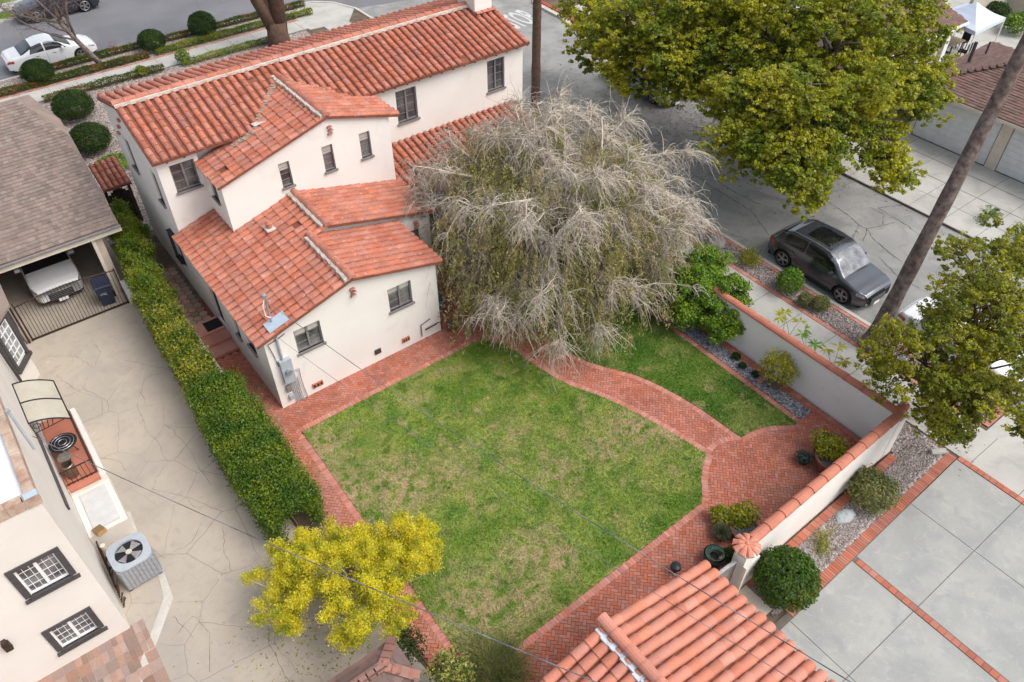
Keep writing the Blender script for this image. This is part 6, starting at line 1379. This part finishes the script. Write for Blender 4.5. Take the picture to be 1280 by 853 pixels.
pot('wide clay bowl with grey gravel and lime succulent near the flower topped pillar', 8.5, -12.72, .40, .34, clay, f_lime, .56, .42, 1900, .06, (.22, .36))
pot('small pot with dark green plant left of the clay bowl', 8.35, -12.0, .24, .28, dk_pot, f_lime, .38, .3, 1300, .055)
t = thing('potted_cactus', 'round spiky grey green cactus ball in a pot on the bricks', 'cactus', (7.95, -12.35, .012)); mb = MB(); mb.lathe([(0, 0), (.17, 0), (.23, .2), (0, .2)], n=18); mb.build('pot', dk_pot, t, world=False)
V = []; 
for k in range(900):
    d = RNG.normal(size=3); d /= np.linalg.norm(d); d[2] = abs(d[2]); c = np.array([0, 0, .2]); s_ = np.cross(d, RNG.normal(size=3)); s_ /= np.linalg.norm(s_); V += [c+d*.13-s_*.014, c+d*.13+s_*.014, c+d*.30+s_*.003, c+d*.30-s_*.003]
npbuild('spikes', np.array(V), mat('leaf_cactus', (.20, .24, .12), .7, .1, 4, (.30, .30, .2), island=.4, leaf=True), t, world=False); mb = MB(); mb.lathe([(.16, .16), (.19, .25), (.13, .36), (0, .40)], n=16); mb.build('body', f_dark, t, world=False, smooth=True)
pot('small dark plant in shadow between the cactus and the pillar', 7.55, -12.95, .16, .2, dk_pot, f_dark, .26, .3, 700, .05)
t = thing('hose_pot', 'pot holding a coiled dark green garden hose near the wooden gate', 'garden hose', (7.2, -12.75, .012)); mb = MB(); mb.lathe([(0, 0), (.27, 0), (.33, .3), (.31, .3), (.26, .08), (0, .08)], n=22); mb.build('pot', mat('pot_green', (.05, .06, .045), .6, .15, 5), t, world=False)
mb = MB()
for k in range(5): mb.tube([((.14+.03*k)*math.cos(R(a))+random.uniform(-.006, .006), (.14+.03*k)*math.sin(R(a)), .22+.03*k+.03*math.sin(R(a+50*k))) for a in range(0, 361, 20)], .016, 6)
mb.build('hose', mat('hose_green', (.11, .20, .13), .4, .3, 9, (.05, .07, .06)), t, world=False); mb = MB(); mb.box((.05, -.18, .3), (.12, .05, .05), 0); mb.build('nozzle', terracotta, t, world=False)
t = thing('solar_light', 'black round capped bollard light on the bricks by the garage eave', 'garden light', (6.05, -12.35, .012)); mb = MB(); mb.lathe([(0, 0), (.05, 0), (.05, .22), (.16, .26), (.14, .34), (.05, .38), (0, .385)], n=18); mb.build('lamp_head', mat('cap_dark', (.03, .035, .04), .35, .1, 5), t, world=False)
pot('dark topped clay pot standing at the right corner of the front wall', 6.75, -.25, .22, .3, clay)
t = thing('covered_barbecue', 'rounded grey covered barbecue beside the house corner', 'barbecue', (6.95, 1.2, 0)); mb = MB(); mb.lathe([(.36, .0), (.38, .5), (.36, .8), (.26, .98), (0, 1.02)], (0, 0, 0), 18); mb.build('cover', mat('grill_cover', (.16, .18, .22), .6, .15, 3), t, world=False, smooth=True)
mb = MB(); mb.tube([(-.3, -.37, .5), (.3, -.37, .5)], .02, 6); mb.build('handle', steel, t, world=False)
t = thing('wire_patio_table', 'dark round wire patio table half hidden beneath the drooping tree', 'table', (8.9, 2.6, 0)); mb = MB(); mb.lathe([(0, .7), (.45, .7), (.45, .73), (0, .73)], n=24); mb.build('table_top', iron, t, world=False)
for k in range(3): mb = MB(); a = R(120*k); mb.tube([(.05, 0, .7), (.35*math.cos(a), .35*math.sin(a), 0)], .02, 5); mb.build('leg', iron, t, world=False)

# ---------------- street sign, wires ----------------
sg = thing('sign_post', 'thin metal sign post at the corner parkway near the forked pine', 'sign post', (16.6, 31.6, 0)); mb = MB(); mb.tube([(16.6, 31.6, -.02), (16.6, 31.6, 3.0)], .03, 6); mb.build('post', frame_m, sg); mb = MB(); mb.bx((16.58, 31.35, 2.6), (16.62, 31.85, 3.2)); mb.build('sign_plate', steel, sg)
def wire(label, a, b, sag=.3, r_=.012, m=None):
    a = Vector(a); b = Vector(b); mb = MB(); mb.tube([a.lerp(b, i/24)-Vector((0, 0, sag*4*(i/24)*(1-i/24))) for i in range(25)], r_, 5); return tag(mb.build('overhead_cable', m or cable_m), label, 'cable', 'overhead cables')
cable_m = mat('cable', (.07, .07, .075), .6, .4, 1.5, (.25, .25, .27))
wire('thick cable from the cream building awning passing over the golden bush', at(40, 545, 3.3), at(860, 900, 7.5), .25, .011)
wire('service cable from the roof mast crossing the lawn toward the garage ridge', (.5, .2, 4.4), at(1085, 866, 8.0), .35, .010)
wire('thinner cable from the electric panel conduit crossing beside the service cable', (.42, -.1, 3.2), at(1000, 856, 7.4), .3, .006)

# ---------------- cracks, litter and stains ----------------
crack_m = mat('crack_dark', (.07, .065, .06), .95, .2, 6)
def cracks(name, lines, z, w0=.012, cm_=None):
    mb = MB()
    for ln in lines:
        P = [at(px, py, 0).xy for px, py in ln]; Q = []
        for a, b in zip(P[:-1], P[1:]):
            n_ = max(2, int((b-a).length/.12)); Q += [a.lerp(b, k/n_)+Vector((random.gauss(0, .018), random.gauss(0, .018))) for k in range(n_)]
        Q.append(P[-1]); L_ = []; R_ = []
        for k, q in enumerate(Q):
            d = (Q[min(k+1, len(Q)-1)]-Q[max(k-1, 0)]).normalized(); nn = Vector((-d.y, d.x))*w0*random.uniform(.25, 1.2); L_.append((*(q+nn), z)); R_.append((*(q-nn), z))
        m_ = len(Q); mb.add(L_+R_, [(k, k+1, m_+k+1, m_+k) for k in range(m_-1)])
    o = mb.build(name, cm_ or crack_m); o['kind'] = 'structure'
cracks('road_cracks', [[(865, 214), (890, 232), (918, 248), (940, 262), (962, 292)], [(885, 212), (905, 230), (928, 243), (955, 256)], [(1022, 243), (1045, 256), (1062, 268), (1075, 280), (1084, 284), (1100, 281), (1120, 276)], [(1075, 280), (1068, 292), (1063, 302)], [(1084, 284), (1092, 296), (1110, 312), (1128, 325)], [(1160, 247), (1147, 252), (1098, 258), (1135, 280), (1150, 292)], [(1084, 284), (1080, 300)], [(1100, 320), (1125, 345), (1150, 358)], [(905, 140), (880, 160), (870, 185)], [(1090, 258), (1106, 266), (1104, 279)]], -.089, .016)
cracks('driveway_cracks', [[(170, 506), (178, 522), (184, 540), (198, 552), (205, 570), (211, 577)], [(207, 530), (222, 545), (238, 562), (246, 580), (257, 596), (265, 607)], [(182, 505), (176, 490), (182, 472), (203, 466)], [(158, 588), (150, 577), (125, 572)], [(195, 598), (210, 578)], [(195, 598), (192, 612), (230, 620), (243, 634)], [(155, 450), (190, 458), (212, 462)], [(115, 425), (125, 440), (118, 460), (95, 445), (60, 446)], [(185, 683), (205, 697), (240, 678), (252, 655)], [(278, 655), (280, 690), (290, 715)], [(215, 800), (240, 770), (262, 790), (262, 840)], [(335, 778), (337, 805), (348, 830), (362, 853)], [(335, 778), (310, 765)], [(335, 778), (362, 762)], [(70, 470), (100, 490), (128, 500), (128, 520)], [(216, 770), (228, 781), (241, 797)]], .0065, .006, mat('crack_brown', (.17, .14, .115), .95, .2, 6))
cracks('opposite_walk_cracks', [[(1035, 205), (1075, 230), (1130, 262), (1190, 285)]], .016, .01)
# repair patch on the side street and old tyre bands
flat('street_patch', [at(960, 330)[:2], at(1000, 352)[:2], at(985, 362)[:2], at(950, 336)[:2]], -.0895, asphalt)
def litter(name, label, cx, cy, rx, ry, n, z, m, sz=.05):
    c = np.stack([cx+RNG.normal(size=n)*rx, cy+RNG.normal(size=n)*ry, np.full(n, z)], 1); a = RNG.uniform(0, 6.28, n); u_ = np.stack([np.cos(a), np.sin(a), RNG.normal(size=n)*.15], 1)*sz; v_ = np.stack([-np.sin(a), np.cos(a), RNG.normal(size=n)*.15], 1)*sz*.5
    s_ = (.5+RNG.random(n))[:, None]; tag(npbuild(name, np.stack([c-u_*s_, c-v_*s_, c+u_*s_, c+v_*s_], 1).reshape(-1, 3), m), label, 'fallen leaves', kind='stuff')
leaf_brown = mat('litter_brown', (.26, .17, .09), .9, .2, 3, island=.4)
litter('fallen_leaves', 'dry litter on the bricks beneath the drooping tree', 9.2, -1.2, 1.5, 1.3, 2600, .03, mat('litter_pale', (.42, .28, .17), .9, .2, 3, island=.4), .03)
litter('fallen_leaves', 'leaf litter along the kerb below the large street trees', 25.5, 4.5, 1.6, 4.5, 1400, -.08, leaf_brown, .05)
litter('fallen_leaves', 'leaf litter in the parkway gravel and gutter beside the drooping tree', 18.7, .5, .5, 2.6, 1500, .01, leaf_brown, .04)
litter('fallen_leaves', 'leaf litter beneath the bushy street tree', 16.6, -13.4, .7, .8, 260, .02, leaf_brown, .035)
litter('fallen_leaves', 'scattered dry leaves under the bare tree', 3.2, 33.0, 2.0, 1.0, 260, -.08, f_brown, .07)
litter('fallen_leaves', 'yellow litter below the golden bush', -2.6, -8.2, 1.2, 1.2, 700, .012, f_lime, .03)
